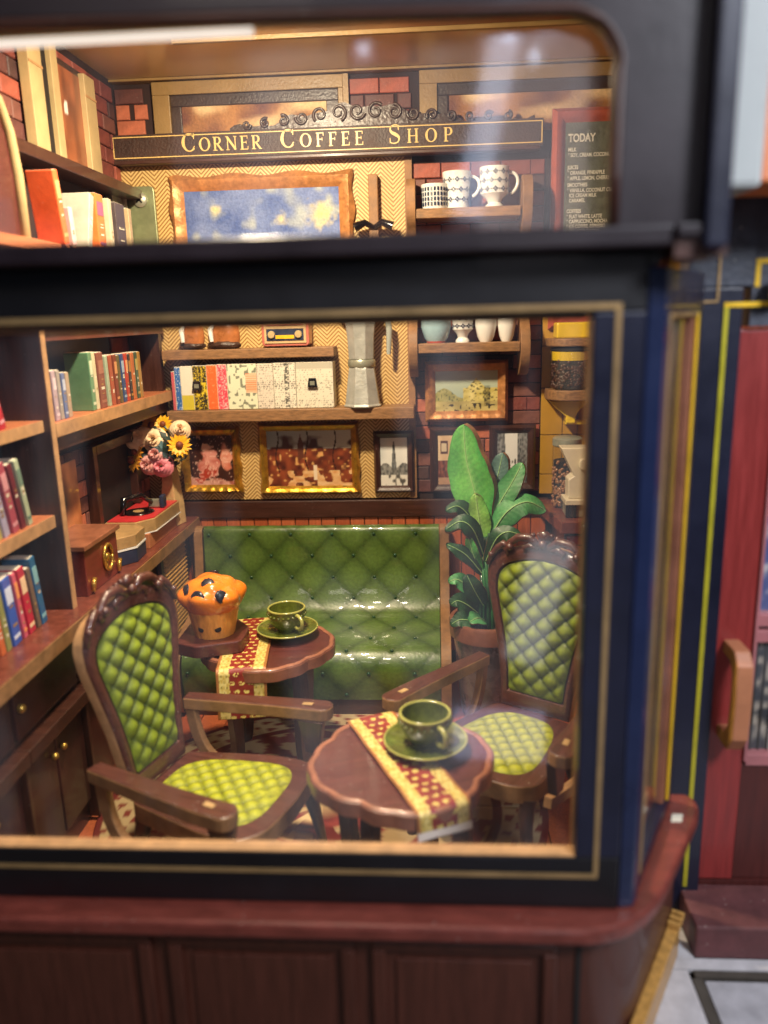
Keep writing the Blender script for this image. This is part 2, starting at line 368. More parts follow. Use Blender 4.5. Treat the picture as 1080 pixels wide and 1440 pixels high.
def rounded(pts, r, n=5):
    out = []; L = len(pts)
    for i in range(L):
        p, a, b = Vector(pts[i]), Vector(pts[i-1]), Vector(pts[(i+1) % L]); d1 = (a-p); d2 = (b-p); rr = min(r, d1.length*.45, d2.length*.45)
        s_, e_ = p+d1.normalized()*rr, p+d2.normalized()*rr
        for k in range(n+1):
            t = k/n; q = s_*(1-t)**2+p*2*t*(1-t)+e_*t*t; out.append((q.x, q.y))
    return out
def bez(p, n=12):
    p = [Vector(q) for q in p]; out = []
    for i in range(n+1):
        t = i/n; q = list(p)
        while len(q) > 1: q = [q[j]*(1-t)+q[j+1]*t for j in range(len(q)-1)]
        out.append(q[0])
    return out

# ================================================================ THE ROOM
FL = -2.25; BW = 5.0; LW = -1.84; RW = 1.5; CE = 1.35
fl = st(B(LW-.3, RW, 2.2, BW+.1, FL-.08, FL-.012).build('room_floor', 'near_black'))
for i in range(22):
    x = LW+i*.155; B(x+.002, x+.152, 2.05 if x < .45 else 2.78, BW, FL-.012, FL+random.uniform(0, .003)).build('floor_plank', 'plank_orange' if i % 2 else 'plank_orange_b', fl)
bw = st(B(LW-.2, RW, BW, BW+.1, FL, CE).build('back_wall', 'mortar'))
lw = st(B(LW-.1, LW, 2.1, BW, FL, CE).build('left_wall', 'mortar'))
rw = st(B(RW, RW+.1, 2.8, BW+.1, FL, CE).build('right_wall', 'brick_1'))
ce = st(B(LW-.2, RW+.1, 2.1, BW+.1, CE, CE+.08).build('ceiling', 'ceiling'))
def brick_mesh(w, h, d=.014):
    c = .004
    m = MB().add([(-w/2, 0, -h/2), (w/2, 0, -h/2), (w/2, 0, h/2), (-w/2, 0, h/2), (-w/2, -d+c, -h/2), (w/2, -d+c, -h/2), (w/2, -d+c, h/2), (-w/2, -d+c, h/2),
                  (-w/2+c, -d, -h/2+c), (w/2-c, -d, -h/2+c), (w/2-c, -d, h/2-c), (-w/2+c, -d, h/2-c)],
                 [(0, 1, 5, 4), (1, 2, 6, 5), (2, 3, 7, 6), (3, 0, 4, 7), (4, 5, 9, 8), (5, 6, 10, 9), (6, 7, 11, 10), (7, 4, 8, 11), (8, 9, 10, 11)])
    return m
BR = {}
def brick_at(parent, kind, mi, loc, rz=0):
    key = (kind, mi)
    if key not in BR:
        w_ = {'full': .166, 'half': .078}[kind]
        o = brick_mesh(w_, .079).build('brick', 'brick_%d' % mi, parent, world=False); BR[key] = o.data
    else:
        o = bpy.data.objects.new('brick', BR[key]); C.objects.link(o); o.parent = parent
    o.location = Vector(loc)-OFF[parent.name]; o.rotation_euler = (0, 0, rz)
    return o
def brick_area(parent, a0, a1, z0, z1, plane, side, weights=(0, 0, 1, 1, 2, 3, 4, 4, 5)):
    row = 0; z = z0+.0415
    while z < z1-.03:
        a = a0 + (0 if row % 2 == 0 else -.086); 
        while a < a1-.03:
            lo, hi = max(a, a0), min(a+.172, a1)
            if hi-lo > .15: k = 'full'
            elif hi-lo > .06: k = 'half'
            else: a += .172; continue
            c = (lo+hi)/2; pr = random.uniform(0, .006)
            if side == 'back': brick_at(parent, k, random.choice(weights), (c, plane+pr, z))
            else: brick_at(parent, k, random.choice(weights), (plane-pr, c, z), R(90))
            a += .172
        z += .0845; row += 1
brick_area(bw, -.125, .64, -1.09, .92, BW-.002, 'back')
brick_area(bw, -1.835, -1.62, 1.06, 1.34, BW-.002, 'back', (0, 3, 3, 2, 1))
brick_area(bw, -.47, -.10, 1.06, 1.34, BW-.002, 'back', (0, 0, 1, 3, 2))
brick_area(lw, 3.3, 4.99, .80, 1.34, LW+.002, 'left', (0, 1, 1, 2, 4, 5))
brick_area(lw, 3.3, 4.99, -1.21, -.56, LW+.002, 'left', (0, 1, 3, 3, 2, 4, 5))
brick_area(lw, 4.55, 4.99, -.5, .75, LW+.002, 'left', (1, 1, 2, 4, 5))
# cornice + two clerestory windows printed above the sign
t = thing('wall_panel', 'yellow herringbone papered panel covering the left of the back wall', 'wall panel', (-1, 4.99, -1.1))
B(-1.835, -.16, 4.965, 4.998, -1.115, .90).build('panel_sheet', 'chevron', t)
B(-.162, -.12, 4.955, 4.998, -1.115, .90).build('edge_strip', 'cut_edge_dark', t)
for (x0, x1, lab) in ((-1.60, -.50, 'beige framed clerestory window over the words Corner Coffee, at the left'), (-.07, 1.2, 'beige framed clerestory window above the right end of the sign, by the chalkboard')):
    t = thing('clerestory_window', lab, 'window', ((x0+x1)/2, 4.99, 1.03), group='clerestory windows above the sign')
    f = MB(); f.box(x0, x1, 4.95, 4.985, 1.26, 1.33); f.box(x0, x0+.10, 4.95, 4.985, 1.0, 1.26); f.box(x1-.03, x1, 4.95, 4.985, 1.0, 1.26); f.build('frame', 'niche_cream', t, bevel=.004)
    f = MB(); f.box(x0+.10, x1-.03, 4.965, 4.985, 1.20, 1.26); f.box(x0+.10, x0+.16, 4.965, 4.985, 1.0, 1.20); f.box(x1-.10, x1-.03, 4.965, 4.985, 1.0, 1.2); f.build('inner_frame', 'niche_dark', t, bevel=.004)
    xz_print('pane', x0+.16, x1-.10, 4.98, 1.0, 1.2, 60, 12, lambda u, v: mixc(mixc(hx('6a3a24'), hx('a8743f'), N1(u*9, v*3)*1.4-.2), hx('d8b888'), (N2(u*7+4, v*2)-.5)*3), t, 'print_rough')
B(LW, RW, 4.93, 4.999, 1.335, 1.349).build('cornice', 'niche_cream', bw, bevel=.003)
B(-.50, -.47, 4.95, 4.99, 1.0, 1.33).build('trim', 'niche_cream', bw)
# ---------------- sign with letters
sg = thing('shop_sign', 'long dark brown sign board reading Corner Coffee Shop in gold letters', 'sign', (-.6, 4.93, .905))
B(-1.835, .615, 4.885, 4.95, .905, 1.045).build('board', 'sign_face', sg, bevel=.003)
b = MB()
for (x0, x1, z0, z1) in ((-1.83, .61, .918, .923), (-1.83, .61, 1.028, 1.033), (-1.83, -1.825, .923, 1.028), (.605, .61, .923, 1.028)): b.box(x0, x1, 4.882, 4.885, z0, z1)
b.build('gold_border', 'sign_gold', sg)
B(-1.835, .60, 4.875, 4.96, .885, .905).build('lower_moulding', 'dark_wood', sg, bevel=.004)
def arcpts(cx, cy, rx, ry, a0, a1, n=18): return [(cx+rx*math.cos(R(a0+(a1-a0)*i/n)), cy+ry*math.sin(R(a0+(a1-a0)*i/n))) for i in range(n+1)]
def stroke(mb, pts, th, y):
    n = len(pts); L = []; Rr = []
    for i, p in enumerate(pts):
        a = pts[max(i-1, 0)]; c = pts[min(i+1, n-1)]; dx, dy = c[0]-a[0], c[1]-a[1]; l = math.hypot(dx, dy) or 1
        h = (th[i] if isinstance(th, list) else th)/2; L.append((p[0]-dy/l*h, p[1]+dx/l*h)); Rr.append((p[0]+dy/l*h, p[1]-dx/l*h))
    vs = [(q[0], y, q[1]) for q in L]+[(q[0], y, q[1]) for q in Rr]
    mb.add(vs, [(i, i+1, n+i+1, n+i) for i in range(n-1)])
def glyph(ch):
    s_ = []; T_, t_ = .15, .06
    def v(x, y0=0, y1=1, th=T_): s_.append(([(x, y0), (x, y1)], th))
    def h(x0, x1, y, th=t_): s_.append(([(x0, y), (x1, y)], th))
    if ch in 'CO':
        a0, a1 = (42, 318) if ch == 'C' else (0, 360)
        p = arcpts(.42, .5, .36, .47, a0, a1, 30); s_.append((p, [t_+(T_+.03-t_)*abs(math.cos(math.atan2(q[1]-.5, q[0]-.42)))**1.5 for q in p]))
        if ch == 'C': v(.70, .68, .98, .05); s_.append(([(.66, .2), (.73, .3)], .05))
        return s_, .86
    if ch == 'R':
        v(.17); h(.02, .34, .03); h(.02, .2, .97); p = [(.2, .97)]+arcpts(.38, .74, .2, .23, 90, -90, 12)+[(.2, .51)]; s_.append((p, [t_]+[t_+.09*math.sin(math.pi*i/12) for i in range(13)]+[t_]))
        s_.append(([(.34, .5), (.68, .04)], .14)); h(.60, .82, .03); return s_, .82
    if ch == 'P':
        v(.17); h(.02, .36, .03); h(.02, .2, .97); p = [(.2, .97)]+arcpts(.38, .72, .22, .25, 90, -90, 12)+[(.2, .47)]; s_.append((p, [t_]+[t_+.1*math.sin(math.pi*i/12) for i in range(13)]+[t_])); return s_, .68
    if ch == 'N':
        v(.15, th=.07); v(.75, th=.07); s_.append(([(.12, .97), (.77, .03)], .16)); h(.02, .28, .03, .05); h(.0, .2, .97, .05); h(.62, .88, .97, .05); return s_, .92
    if ch == 'H':
        v(.17); v(.72); h(.2, .7, .5)
        for x in (.17, .72): h(x-.15, x+.15, .03); h(x-.15, x+.15, .97)
        return s_, .92
    if ch in 'EF':
        v(.17); h(.02, .6, .97); h(.2, .5, .52)
        if ch == 'E': h(.02, .62, .03); s_.append(([(.61, .0), (.63, .24)], .05))
        else: h(.02, .34, .03)
        v(.59, .76, 1, .05); v(.50, .40, .64, .04); return s_, .70 if ch == 'E' else .64
    if ch == 'S':
        p = [Vector(q) for q in ((.56, .78), (.52, .95), (.32, .985), (.14, .90), (.10, .74), (.18, .60), (.36, .50), (.54, .38), (.60, .24), (.52, .08), (.32, .015), (.12, .06), (.08, .24))]
        q = []
        for i in range(len(p)-1):
            a, b_, c, d = p[max(i-1, 0)], p[i], p[i+1], p[min(i+2, len(p)-1)]
            for k in range(4):
                t = k/4; q.append(tuple(.5*((2*b_)+(c-a)*t+(2*a-5*b_+4*c-d)*t*t+(3*b_-a-3*c+d)*t**3)))
        n = len(q); s_.append((q, [.06+.12*math.exp(-((i/n-.5)/.16)**2) for i in range(n)])); v(.57, .70, .97, .045); v(.085, .03, .30, .045); return s_, .68
def word(txt, x0, x1, zb, big, small, y):
    ws = []
    for i, ch in enumerate(txt):
        g, wd = glyph(ch); ws.append((ch, g, wd, big if i == 0 else small))
    tot = sum(wd*s_ for _, _, wd, s_ in ws); gap = ((x1-x0)-tot)/(len(ws)-1)
    x = x0
    for ch, g, wd, s_ in ws:
        mb = MB()
        for q, (pts, th) in enumerate(g):
            stroke(mb, [(x+p[0]*s_, zb+p[1]*s_) for p in pts], [k*s_ for k in th] if isinstance(th, list) else th*s_, y-.0004*q)
        mb.build('letter', 'sign_gold', sg, recalc=False); x += wd*s_+gap
word('CORNER', -1.425, -.965, .942, .098, .073, 4.882)
word('COFFEE', -.855, -.385, .942, .098, .073, 4.882)
word('SHOP', -.245, .112, .942, .098, .073, 4.882)
# carved crest on the sign: two raised silhouettes of scroll work
cr = thing('carved_crest', 'dark carved scrollwork crest standing on top of the sign board', 'carving', (-.4, 4.91, 1.045))
poly = [(-1.15, 1.046)]
for i in range(61):
    u = i/60; x = -1.15+1.72*u; e = math.exp(-((x+.42)/.42)**2); poly.append((x, 1.055+.10*e+.014*math.sin(u*38)+.008*math.sin(u*71)))
poly.append((.57, 1.046)); MB().prism(poly, 4.905, 4.925, 'y').build('silhouette', 'carving', cr)
def scroll(cx, cz, r, sgn, turns=1.3, w_=.012, a0=0):
    pts = []; n = 26
    for i in range(n):
        a = a0+sgn*2*math.pi*turns*i/n; rr = r*(1-.75*i/n); pts.append((cx+rr*math.cos(a), 4.902, cz+rr*math.sin(a)))
    return MB().tube(pts, [w_*(1-.5*i/n) for i in range(n)], 8)
for k in range(15):
    x = -1.05+k*.105; e = math.exp(-((x+.42)/.42)**2)
    scroll(x, 1.068+.055*e, .022+.024*e, 1 if k % 2 else -1, a0=k, w_=.010).build('scroll', 'carving', cr, smooth=60)
# ---------------- ceiling panel
cp = thing('ceiling_panel', 'shiny printed ceiling panel with a reddish field and a lit tan field', 'ceiling panel', (0, 3.9, 1.34))
sheet('panel_sheet', lambda u, v: (-1.25+2.6*u, 3.35+.95*v, 1.344), 60, 20, lambda u, v: mixc(mixc(hx('8e5a38'), hx('d3a26b'), 1.6*N1(u*10, v*4)-.3), hx('8a3526'), max(0, min(1, (u-.33)*8))*(.8)), 'print', cp)  # reflected room tones and the lit field are painted into the sheet colour
B(-1.27, 1.37, 3.32, 3.345, 1.325, 1.349).build('trim', 'niche_cream', cp); B(-1.27, 1.37, 4.305, 4.33, 1.325, 1.349).build('trim', 'niche_cream', cp)

# ---------------- framed pictures
def frame_ring(x0, x1, z0, z1, wd, y0, y1, m, parent, name='frame', bevel=.008, lump=0, wob=0):
    n = 26
    mb = MB(); 
    def pt(side, t, inner):
        X0, X1, Z0, Z1 = (x0+wd, x1-wd, z0+wd, z1-wd) if inner else (x0, x1, z0, z1)
        c = [(X0, Z0), (X1, Z0), (X1, Z1), (X0, Z1)]; a = c[side]; b_ = c[(side+1) % 4]; return (a[0]+(b_[0]-a[0])*t, a[1]+(b_[1]-a[1])*t)
    rings = []
    for (fr, y) in ((0, y1), (0, (y0+y1)/2), (.3, y0), (.62, y0+.006), (.8, y0+(y1-y0)*.35), (1, y0+(y1-y0)*.6), (1, y1)):
        ring = []
        for sd in range(4):
            for i in range(n):
                t = i/n; a = pt(sd, t, 0); b_ = pt(sd, t, 1); x = a[0]+(b_[0]-a[0])*fr; z = a[1]+(b_[1]-a[1])*fr
                if wob and fr == 0:
                    s_ = math.sin(t*math.pi*6+sd)*wob; nx, nz = ((0, -1), (1, 0), (0, 1), (-1, 0))[sd]; x += nx*s_; z += nz*s_
                yy = y+(lump*.5*(math.sin(t*37+sd*2)+math.sin(t*83+sd)*.6) if 0 < fr < 1 else 0); ring.append((x, yy, z))
        rings.append(ring)
    N = 4*n
    for r_ in rings: mb.v += r_
    for j in range(len(rings)-1):
        for i in range(N): mb.f.append((j*N+i, j*N+(i+1) % N, (j+1)*N+(i+1) % N, (j+1)*N+i)); mb.mi.append(0)
    return mb.build(name, m, parent, smooth=35)
def picture(lab, x0, x1, z0, z1, wd, dep, fm, fn, nu=70, nv=50, mount=None, wob=0, lump=0, pm='print', name='framed_picture'):
    t = thing(name, lab, 'picture', ((x0+x1)/2, 4.96, z0), group='framed pictures on the back wall')
    frame_ring(x0, x1, z0, z1, wd, 4.96-dep, 4.96, fm, t, wob=wob, lump=lump)
    B(x0+wd*.8, x1-wd*.8, 4.945, 4.96, z0+wd*.8, z1-wd*.8).build('backing', 'near_black', t)
    i = wd+(mount or 0)
    if mount:
        frame_ring(x0+wd, x1-wd, z0+wd, z1-wd, mount, 4.935, 4.95, 'cut_edge', t, 'mount')
    xz_print('print', x0+i, x1-i, 4.943, z0+i, z1-i, nu, nv, fn, t, pm)
    return t
def p_blue(u, v):   # plain blue and cream field of soft clouds with a few pale yellow patches
    c = mixc(hx('2f4a8c'), hx('7486b4'), N1(u*9, v*7)*.7+.3*N3(u*60, v*34)); c = mixc(c, hx('a8b0a4'), (N2(u*16, v*8)-.6)*1.8)
    for (a, b_, r) in ((.2, .80, .06), (.88, .72, .16), (.62, .68, .07)):
        d = math.hypot((u-a)*1.6, (v-b_)*1.0); c = mixc(c, hx('d8cd84'), (1.15-d/r)*.8+(N3(u*40, v*26)-.5)*.6 if d < r*1.3 else 0)
    return c
def p_figure(u, v):
    u0, v0 = u, v; u += (N1(u*9, v*9)-.5)*.16; v += (N2(u*9+5, v*9)-.5)*.16
    c = mixc(hx('170e0c'), hx('4a2418'), N1(u*14, v*14))
    if v < .12: c = mixc(hx('d8a89a'), hx('8a3a2a'), N2(u*14, v*9))
    d = math.hypot((u-.45)/.24, (v-.42)/.26); c = mixc(c, mixc(hx('e2a294'), hx('b5584a'), N2(u*11, v*11)), (1.1-d)*4)
    d = math.hypot((u-.42)/.12, (v-.75)/.1); c = mixc(c, hx('e8b8a0'), (1-d)*5)
    d = math.hypot((u-.85)/.14, (v-.55)/.3); c = mixc(c, mixc(hx('c86a50'), hx('e5b09a'), N3(u*12, v*12)), (1-d)*4)
    if v < .34 and u > .1 and abs(u*2.2 - v*3 - .2) < .2: c = mixc(hx('a83a28'), hx('e0a090'), (N3(u0*24, v0*24)-.5)*3)
    if N3(u0*30, v0*26) > .80: c = mixc(c, hx('e8c0b0'), .6)
    return c
def p_cafe(u, v):
    c = mixc(hx('3a140e'), hx('8f4526'), N1(u*16, v*12)); c = mixc(c, hx('d09a5c'), (N2(u*26, v*20)-.68)*5)
    if v > .68: c = mixc(mixc(hx('8f9ca0'), hx('c6bfae'), u), hx('4c2a1c'), (N1(u*14, v*9)-.5)*4+(.75-v)*6)
    for x in (.12, .47, .80):
        if abs(u-x-.02*math.sin(v*9)) < .008 and v > .25: c = hx('2c130d')
    if v < .28 and N3(u*11, v*8) > .55: c = mixc(hx('c98d4f'), hx('e0c090'), N2(u*20, v*20))
    if .36 < u < .44 and .5 < v < .93-abs(u-.40)*5: c = hx('5a3020')
    if abs(u-.56) < .02 and .1 < v < .38: c = hx('e0cdb0')
    return c
def p_tower(u, v):
    c = mixc(hx('c8ccca'), hx('eceae4'), N1(u*3, v*3))
    w_ = .03+.11*max(0, (.95-v)); 
    if abs(u-.5) < w_ and .35 < v < .93: c = mixc(hx('3c3f40'), hx('85888a'), N2(u*30, v*26))
    if v < .42+.06*math.sin(u*9): c = mixc(hx('37393a'), hx('9c9c98'), N1(u*22, v*20))
    if v < .22: c = mixc(hx('dcd9d0'), hx('55534f'), (N2(u*16, v*10)-.5)*4)
    return c
def p_street(u, v):
    c = mixc(hx('8fa49a'), hx('c2cbb0'), v)
    top = .62 if u > .45 else .45+.12*math.sin(u*11)
    if u > .45: top = .58+.25*max(0, 1-abs(u-.66)*7)
    if v < top: c = mixc(hx('b9a94e'), hx('e2d58a'), N1(u*12, v*12)); c = mixc(c, hx('5b5630'), (N2(u*40, v*28)-.62)*5)
    if u < .45 and v < top: c = mixc(c, hx('5d6a35'), .55)
    if v < .25: c = mixc(hx('cfc07c'), hx('9a8d50'), N1(u*8, v*14))
    if abs(u-.83) < .05 and .1 < v < .62: c = mixc(hx('2c2b22'), c, N2(u*40, v*20)*.8)
    if v < .2 and N3(u*22, v*14) > .78: c = hx('3c3425')
    return c
def p_room(u, v):
    c = mixc(hx('e0c6a4'), hx('caa882'), N1(u*4, v*4))
    if v < .5: c = mixc(hx('3c1812'), hx('9a5a42'), N2(u*18, v*16))
    if .1 < u < .45 and .62 < v < .9: c = hx('54342a') if not (.15 < u < .4 and .67 < v < .85) else hx('d0bfa2')
    if v < .14: c = mixc(c, hx('c9a384'), .7)
    return c
def p_lane(u, v):
    c = hx('e6e8e8') if v > .3 else mixc(hx('c9c7c0'), hx('8d8a86'), N1(u*8, v*8))
    e = .12+.25*(v)
    if u < .34-.1*v or u > .66+.02*v: c = mixc(hx('2e3033'), hx('a0a2a4'), N2(u*26, v*22))
    if v < .5 and abs(u-.5) < .2 and N3(u*20, v*14) > .6: c = hx('4a4a4c')
    return c
picture('large painting of blue sky in a wide ornate pinkish gold frame under the sign', -1.54, -.46, .14, .822, .085, .045, 'copper_frame', p_blue, 90, 60, wob=.010, lump=.006, pm='print_rough')
picture('gilt framed painting of seated people in red, beside the flowers', -1.605, -1.225, -1.065, -.645, .052, .05, 'gold_frame', p_figure, wob=.006, lump=.005)
picture('wide gilt framed painting of a red brown garden, middle of the lower row', -1.105, -.475, -1.078, -.628, .05, .05, 'gold_frame', p_cafe, 100, 70, wob=.004, lump=.004)
picture('small dark framed grey photograph of a church tower, right of the red garden painting', -.385, -.135, -1.075, -.69, .042, .04, 'dark_wood_z', p_tower, 50, 60)
picture('copper framed painting of a yellow green street under the lower cup shelf', -.06, .44, -.635, -.27, .062, .05, 'copper_frame', p_street, 90, 60, lump=.003)
picture('dark framed sepia photograph of a room, partly hidden by the tall leaf', -.035, .20, -1.08, -.672, .05, .04, 'dark_wood_z', p_room, 50, 60)
picture('dark framed grey photograph of a lane, right of the tall leaf', .33, .612, -1.075, -.665, .05, .04, 'dark_wood_z', p_lane, 50, 60)
# ---------------- chalkboard
ch = thing('chalkboard', 'tall chalk menu board in a reddish frame headed TODAY at the upper right', 'chalkboard', (.95, 4.93, .0))
frame_ring(.672, 1.32, -.1, 1.10, .075, 4.91, 4.97, 'chalk_frame', ch, lump=.002)
B(.735, 1.26, 4.945, 4.965, -.04, 1.04).build('board', 'chalkboard', ch)
def text(txt, x, z, size, parent, m, y=4.94, xs=1.0, bold=0.0):
    cu = bpy.data.curves.new('t', 'FONT'); cu.body = txt; cu.size = size; cu.offset = bold; ob = bpy.data.objects.new('t', cu); C.objects.link(ob)
    bpy.context.view_layer.update(); dg = bpy.context.evaluated_depsgraph_get(); me = bpy.data.meshes.new_from_object(ob.evaluated_get(dg)); bpy.data.objects.remove(ob)
    me.name = 'lettering'; me.materials.clear(); me.materials.append(MT[m])
    for v in me.vertices: c = v.co.copy(); v.co = Vector((x+c.x*xs, y, z+c.y))-OFF[parent.name]
    o = bpy.data.objects.new('lettering', me); C.objects.link(o); o.parent = parent; return o
text('TODAY', .762, .925, .058, ch, 'chalk', xs=.74, bold=.0022)
zz = .895
for ln, gap in (('MILK', .028), ('* SOY, CREAM, COCONUT', .062), ('JUICES', .028), ('* ORANGE, PINEAPPLE', .028), ('* APPLE, LEMON, CHERRY', .034), ('SMOOTHIES', .028), ('* VANILLA, COCONUT CREAM', .026), ('  ICE CREAM MILK', .026), ('  CARAMEL', .055), ('COFFEES', .028), ('* FLAT WHITE, LATTE', .026), ('* CAPPUCCINO, MOCHA', .026), ('* ICE COFFEE, ESPRESSO', .026), ('* TEA, HOT COCOA', .026)):
    text(ln, .762, zz-.02, .028, ch, 'chalk', xs=.74, bold=.0009); zz -= gap*1.04

# ---------------- hinge, wooden bracket posts
hg = thing('hinge_plate', 'grey green metal hinge plate with cross head screw under the sign', 'hinge', (-1.72, 4.95, .42))
MB().prism(rounded([(-1.80, .42), (-1.63, .42), (-1.63, .775), (-1.80, .775)], .03), 4.93, 4.955, 'y').build('plate', 'hinge', hg, bevel=.004)
MB().lathe([(.0, 0), (.042, 0), (.042, .008), (.03, .018), (.0, .02)], (0, 0, 0), 24).build('screw', 'steel', hg, smooth=40, world=False)
s_ = LAST[0]; s_.rotation_euler = (R(90), 0, 0); s_.location = Vector((-1.715, 4.929, .70))-OFF[hg.name]
for k in range(2):
    q = MB().box(-.024, .024, -.005, .005, .0205, .0215).build('slot', 'near_black', s_, world=False); q.rotation_euler = (0, 0, R(40+90*k))
MB().lathe([(.018, 0), (.022, .01), (.022, .33), (.018, .34)], (-1.80, 4.88, .44), 16).build('knuckle', 'steel', hg, smooth=40)
B(-1.84, -1.80, 4.72, 4.88, .45, .76).build('leaf_plate', 'steel', hg, bevel=.004)
br = thing('coat_hook', 'narrow wooden hook post with dark knobs right of the blue painting', 'hook', (-.34, 4.94, .40))
B(-.37, -.315, 4.90, 4.965, .35, .79).build('post', 'cut_edge_dark', br, bevel=.005)
for sx in (-1, 1): MB().tube([(-.342, 4.90, .50), (-.342+sx*.05, 4.87, .525), (-.342+sx*.11, 4.87, .50)], [.014, .02, .028], 10).build('knob', 'black_gloss', br, smooth=60)

# ---------------- wall shelves
def shelf(lab, x0, x1, y0, z0, z1, m='shelf_wood', g='wooden shelves on the back wall'):
    return tag(B(x0, x1, y0, 4.96, z0, z1).build('wall_shelf', m, bevel=.005), lab, 'shelf', g)
shelf('upper wooden shelf carrying the radio and the amber ornaments', -1.62, -.59, 4.78, -.222, -.165)
shelf('longer wooden shelf carrying the magazines and the coffee pot', -1.62, -.125, 4.78, -.595, -.525)
cs = thing('cup_shelf', 'two tier wooden cup shelf with curved brackets on the brick wall', 'shelf', (.2, 4.9, -.36))
B(-.095, .485, 4.76, 4.985, .525, .578).build('board', 'shelf_wood', cs, bevel=.005)
B(-.095, .492, 4.76, 4.985, -.215, -.160).build('board', 'shelf_wood', cs, bevel=.005)
prof = [(4.985, .745), (4.80, .745), (4.75, .70), (4.74, .60), (4.76, .52), (4.84, .45), (4.88, .30), (4.88, .10), (4.84, -.04), (4.76, -.10), (4.74, -.20), (4.77, -.29), (4.85, -.35), (4.985, -.37)]
for x0, x1 in ((-.15, -.098), (.495, .55)):
    MB().prism(rounded(prof, .05, 4), x0, x1, 'x').build('bracket', 'cut_edge_dark', cs, bevel=.003)

def mug(lab, cx, cy, z, r, h, kind, hside=1):
    t = thing('mug', lab, 'mug', (cx, cy, z), group='white mugs on the upper cup shelf')
    if kind == 'bowl': prof = [(.0, 0), (r*.9, 0), (r*.95, .01), (r, h), (r*.93, h), (r*.85, .02), (0, .02)]
    elif kind == 'foot': prof = [(.0, 0), (r*.62, 0), (r*.62, .012), (r*.42, .028), (r*.55, .05), (r*.92, .075), (r*.97, h), (r*.9, h), (r*.82, .085), (0, .08)]
    else: prof = [(.0, 0), (r*.82, 0), (r*.84, .01), (r*.8, .03), (r, h), (r*.93, h), (r*.75, .03), (0, .03)]
    prof = [(max(a, .0005), b_) for a, b_ in prof]
    MB().lathe(prof, (cx, cy, z), 40, cap=False).build('body', 'white_china', t, smooth=40)
    d = MB()
    def onwall(ax, az, pts):    # small flat patch hugging the mug wall
        rr = r*(1.0 if kind != 'foot' else .96)*(.82+.18*az/h if kind == 'mug' else 1)+.0015
        vs = [(cx+rr*math.sin(ax+px/rr), cy-rr*math.cos(ax+px/rr), z+az+pz) for px, pz in pts]; d.add(vs, [tuple(range(len(vs)))])
    if kind == 'bowl':
        for row in range(4):
            for k in range(-5, 6): onwall(k*.24, .018+row*(h-.03)/4, [(-.0055, 0), (.0055, 0), (.0055, (h-.03)/4-.007), (-.0055, (h-.03)/4-.007)])
    else:
        for row in range(3):
            for k in range(-3, 4):
                az = .095+row*.045 if kind == 'foot' else .05+row*.052
                if az > h-.012: continue
                ax = (k+(row % 2)*.5)*.55
                for q in range(4):
                    a = q*math.pi/2; ox, oz = .0085*math.cos(a), .0085*math.sin(a)
                    onwall(ax, az, [(ox+.0055*math.cos(b_*math.pi/4), oz+.0055*math.sin(b_*math.pi/4)) for b_ in range(8)])
                onwall(ax+.275, az, [(.004*math.cos(b_*math.pi/3), .004*math.sin(b_*math.pi/3)) for b_ in range(6)])
    stuff(d.build('printed_pattern', 'blue_print', t))
    if hside:
        x = cx+r*.95*hside; pts = [(x, cy, z+h*.88), (x+.05*hside, cy, z+h*.88), (x+.062*hside, cy, z+h*.66), (x+.05*hside, cy, z+h*.45), (x+.01*hside, cy, z+h*.34)]
        MB().tube(bez(pts, 14), .0095, 8).build('handle', 'white_china', t, smooth=60)
    return t
mug('white bowl cup with rows of navy dashes, leftmost on the upper cup shelf', .01, 4.86, .578, .078, .135, 'bowl', 0)
mug('straight white mug with navy dot flowers, between the bowl and the footed mug', .135, 4.88, .578, .082, .20, 'mug')
mug('footed white mug with navy dot flowers, rightmost on the upper cup shelf', .345, 4.86, .578, .086, .215, 'foot')
def dish(lab, cx, z, r, h, m, low=None):
    t = thing('dish', lab, 'dish', (cx, 4.85, z), group='china on the lower cup shelf')
    MB().lathe([(.0005, 0), (r*.55, 0), (r*.8, h*.2), (r, h*.6), (r, h), (r*.92, h), (r*.9, h*.6), (.0005, h*.3)], (cx, 4.85, z), 36, cap=False).build('bowl', m, t, smooth=50)
    if low: MB().lathe([(.0005, -.0), (r*.62, .002), (r*.66, .018), (r*.5, .018)], (cx, 4.85, z-.001), 30).build('saucer', low, t, smooth=50)
dish('pale blue bowl on a red saucer, left on the lower cup shelf', .01, -.16, .088, .15, 'blue_china', 'red_china')
mug('white footed cup in the middle of the lower cup shelf', .165, 4.86, -.16, .066, .19, 'foot', 0)
dish('white bowl left of the pair at the right end of the lower cup shelf', .30, -.16, .062, .15, 'white_china')
dish('white bowl nearest the right bracket of the lower cup shelf', .42, -.16, .052, .15, 'white_china')

# ---------------- radio
rd = thing('radio', 'small vintage radio with two round dials on the upper wooden shelf', 'radio', (-.88, 4.84, -.165))
MB().prism(rounded([(-1.015, -.155), (-.735, -.155), (-.735, .08), (-1.015, .08)], .025), 4.80, 4.93, 'y').build('case', 'radio_pink', rd, bevel=.004)
B(-1.0, -.75, 4.793, 4.80, -.14, .065).build('front_panel', 'radio_cream', rd, bevel=.003)
B(-.985, -.765, 4.788, 4.793, -.122, -.055).build('dial_plate', 'case_navy', rd)
B(-.93, -.82, 4.784, 4.788, -.112, -.092).build('scale', 'petal_yellow', rd)
for x in (-.955, -.795):
    MB().lathe([(.0005, 0), (.022, 0), (.02, .012), (.0005, .014)], (0, 0, 0), 20).build('dial', 'cream', rd, smooth=40, world=False); k = LAST[0]; k.rotation_euler = (R(90), 0, 0); k.location = Vector((x, 4.788, -.088))-OFF[rd.name]
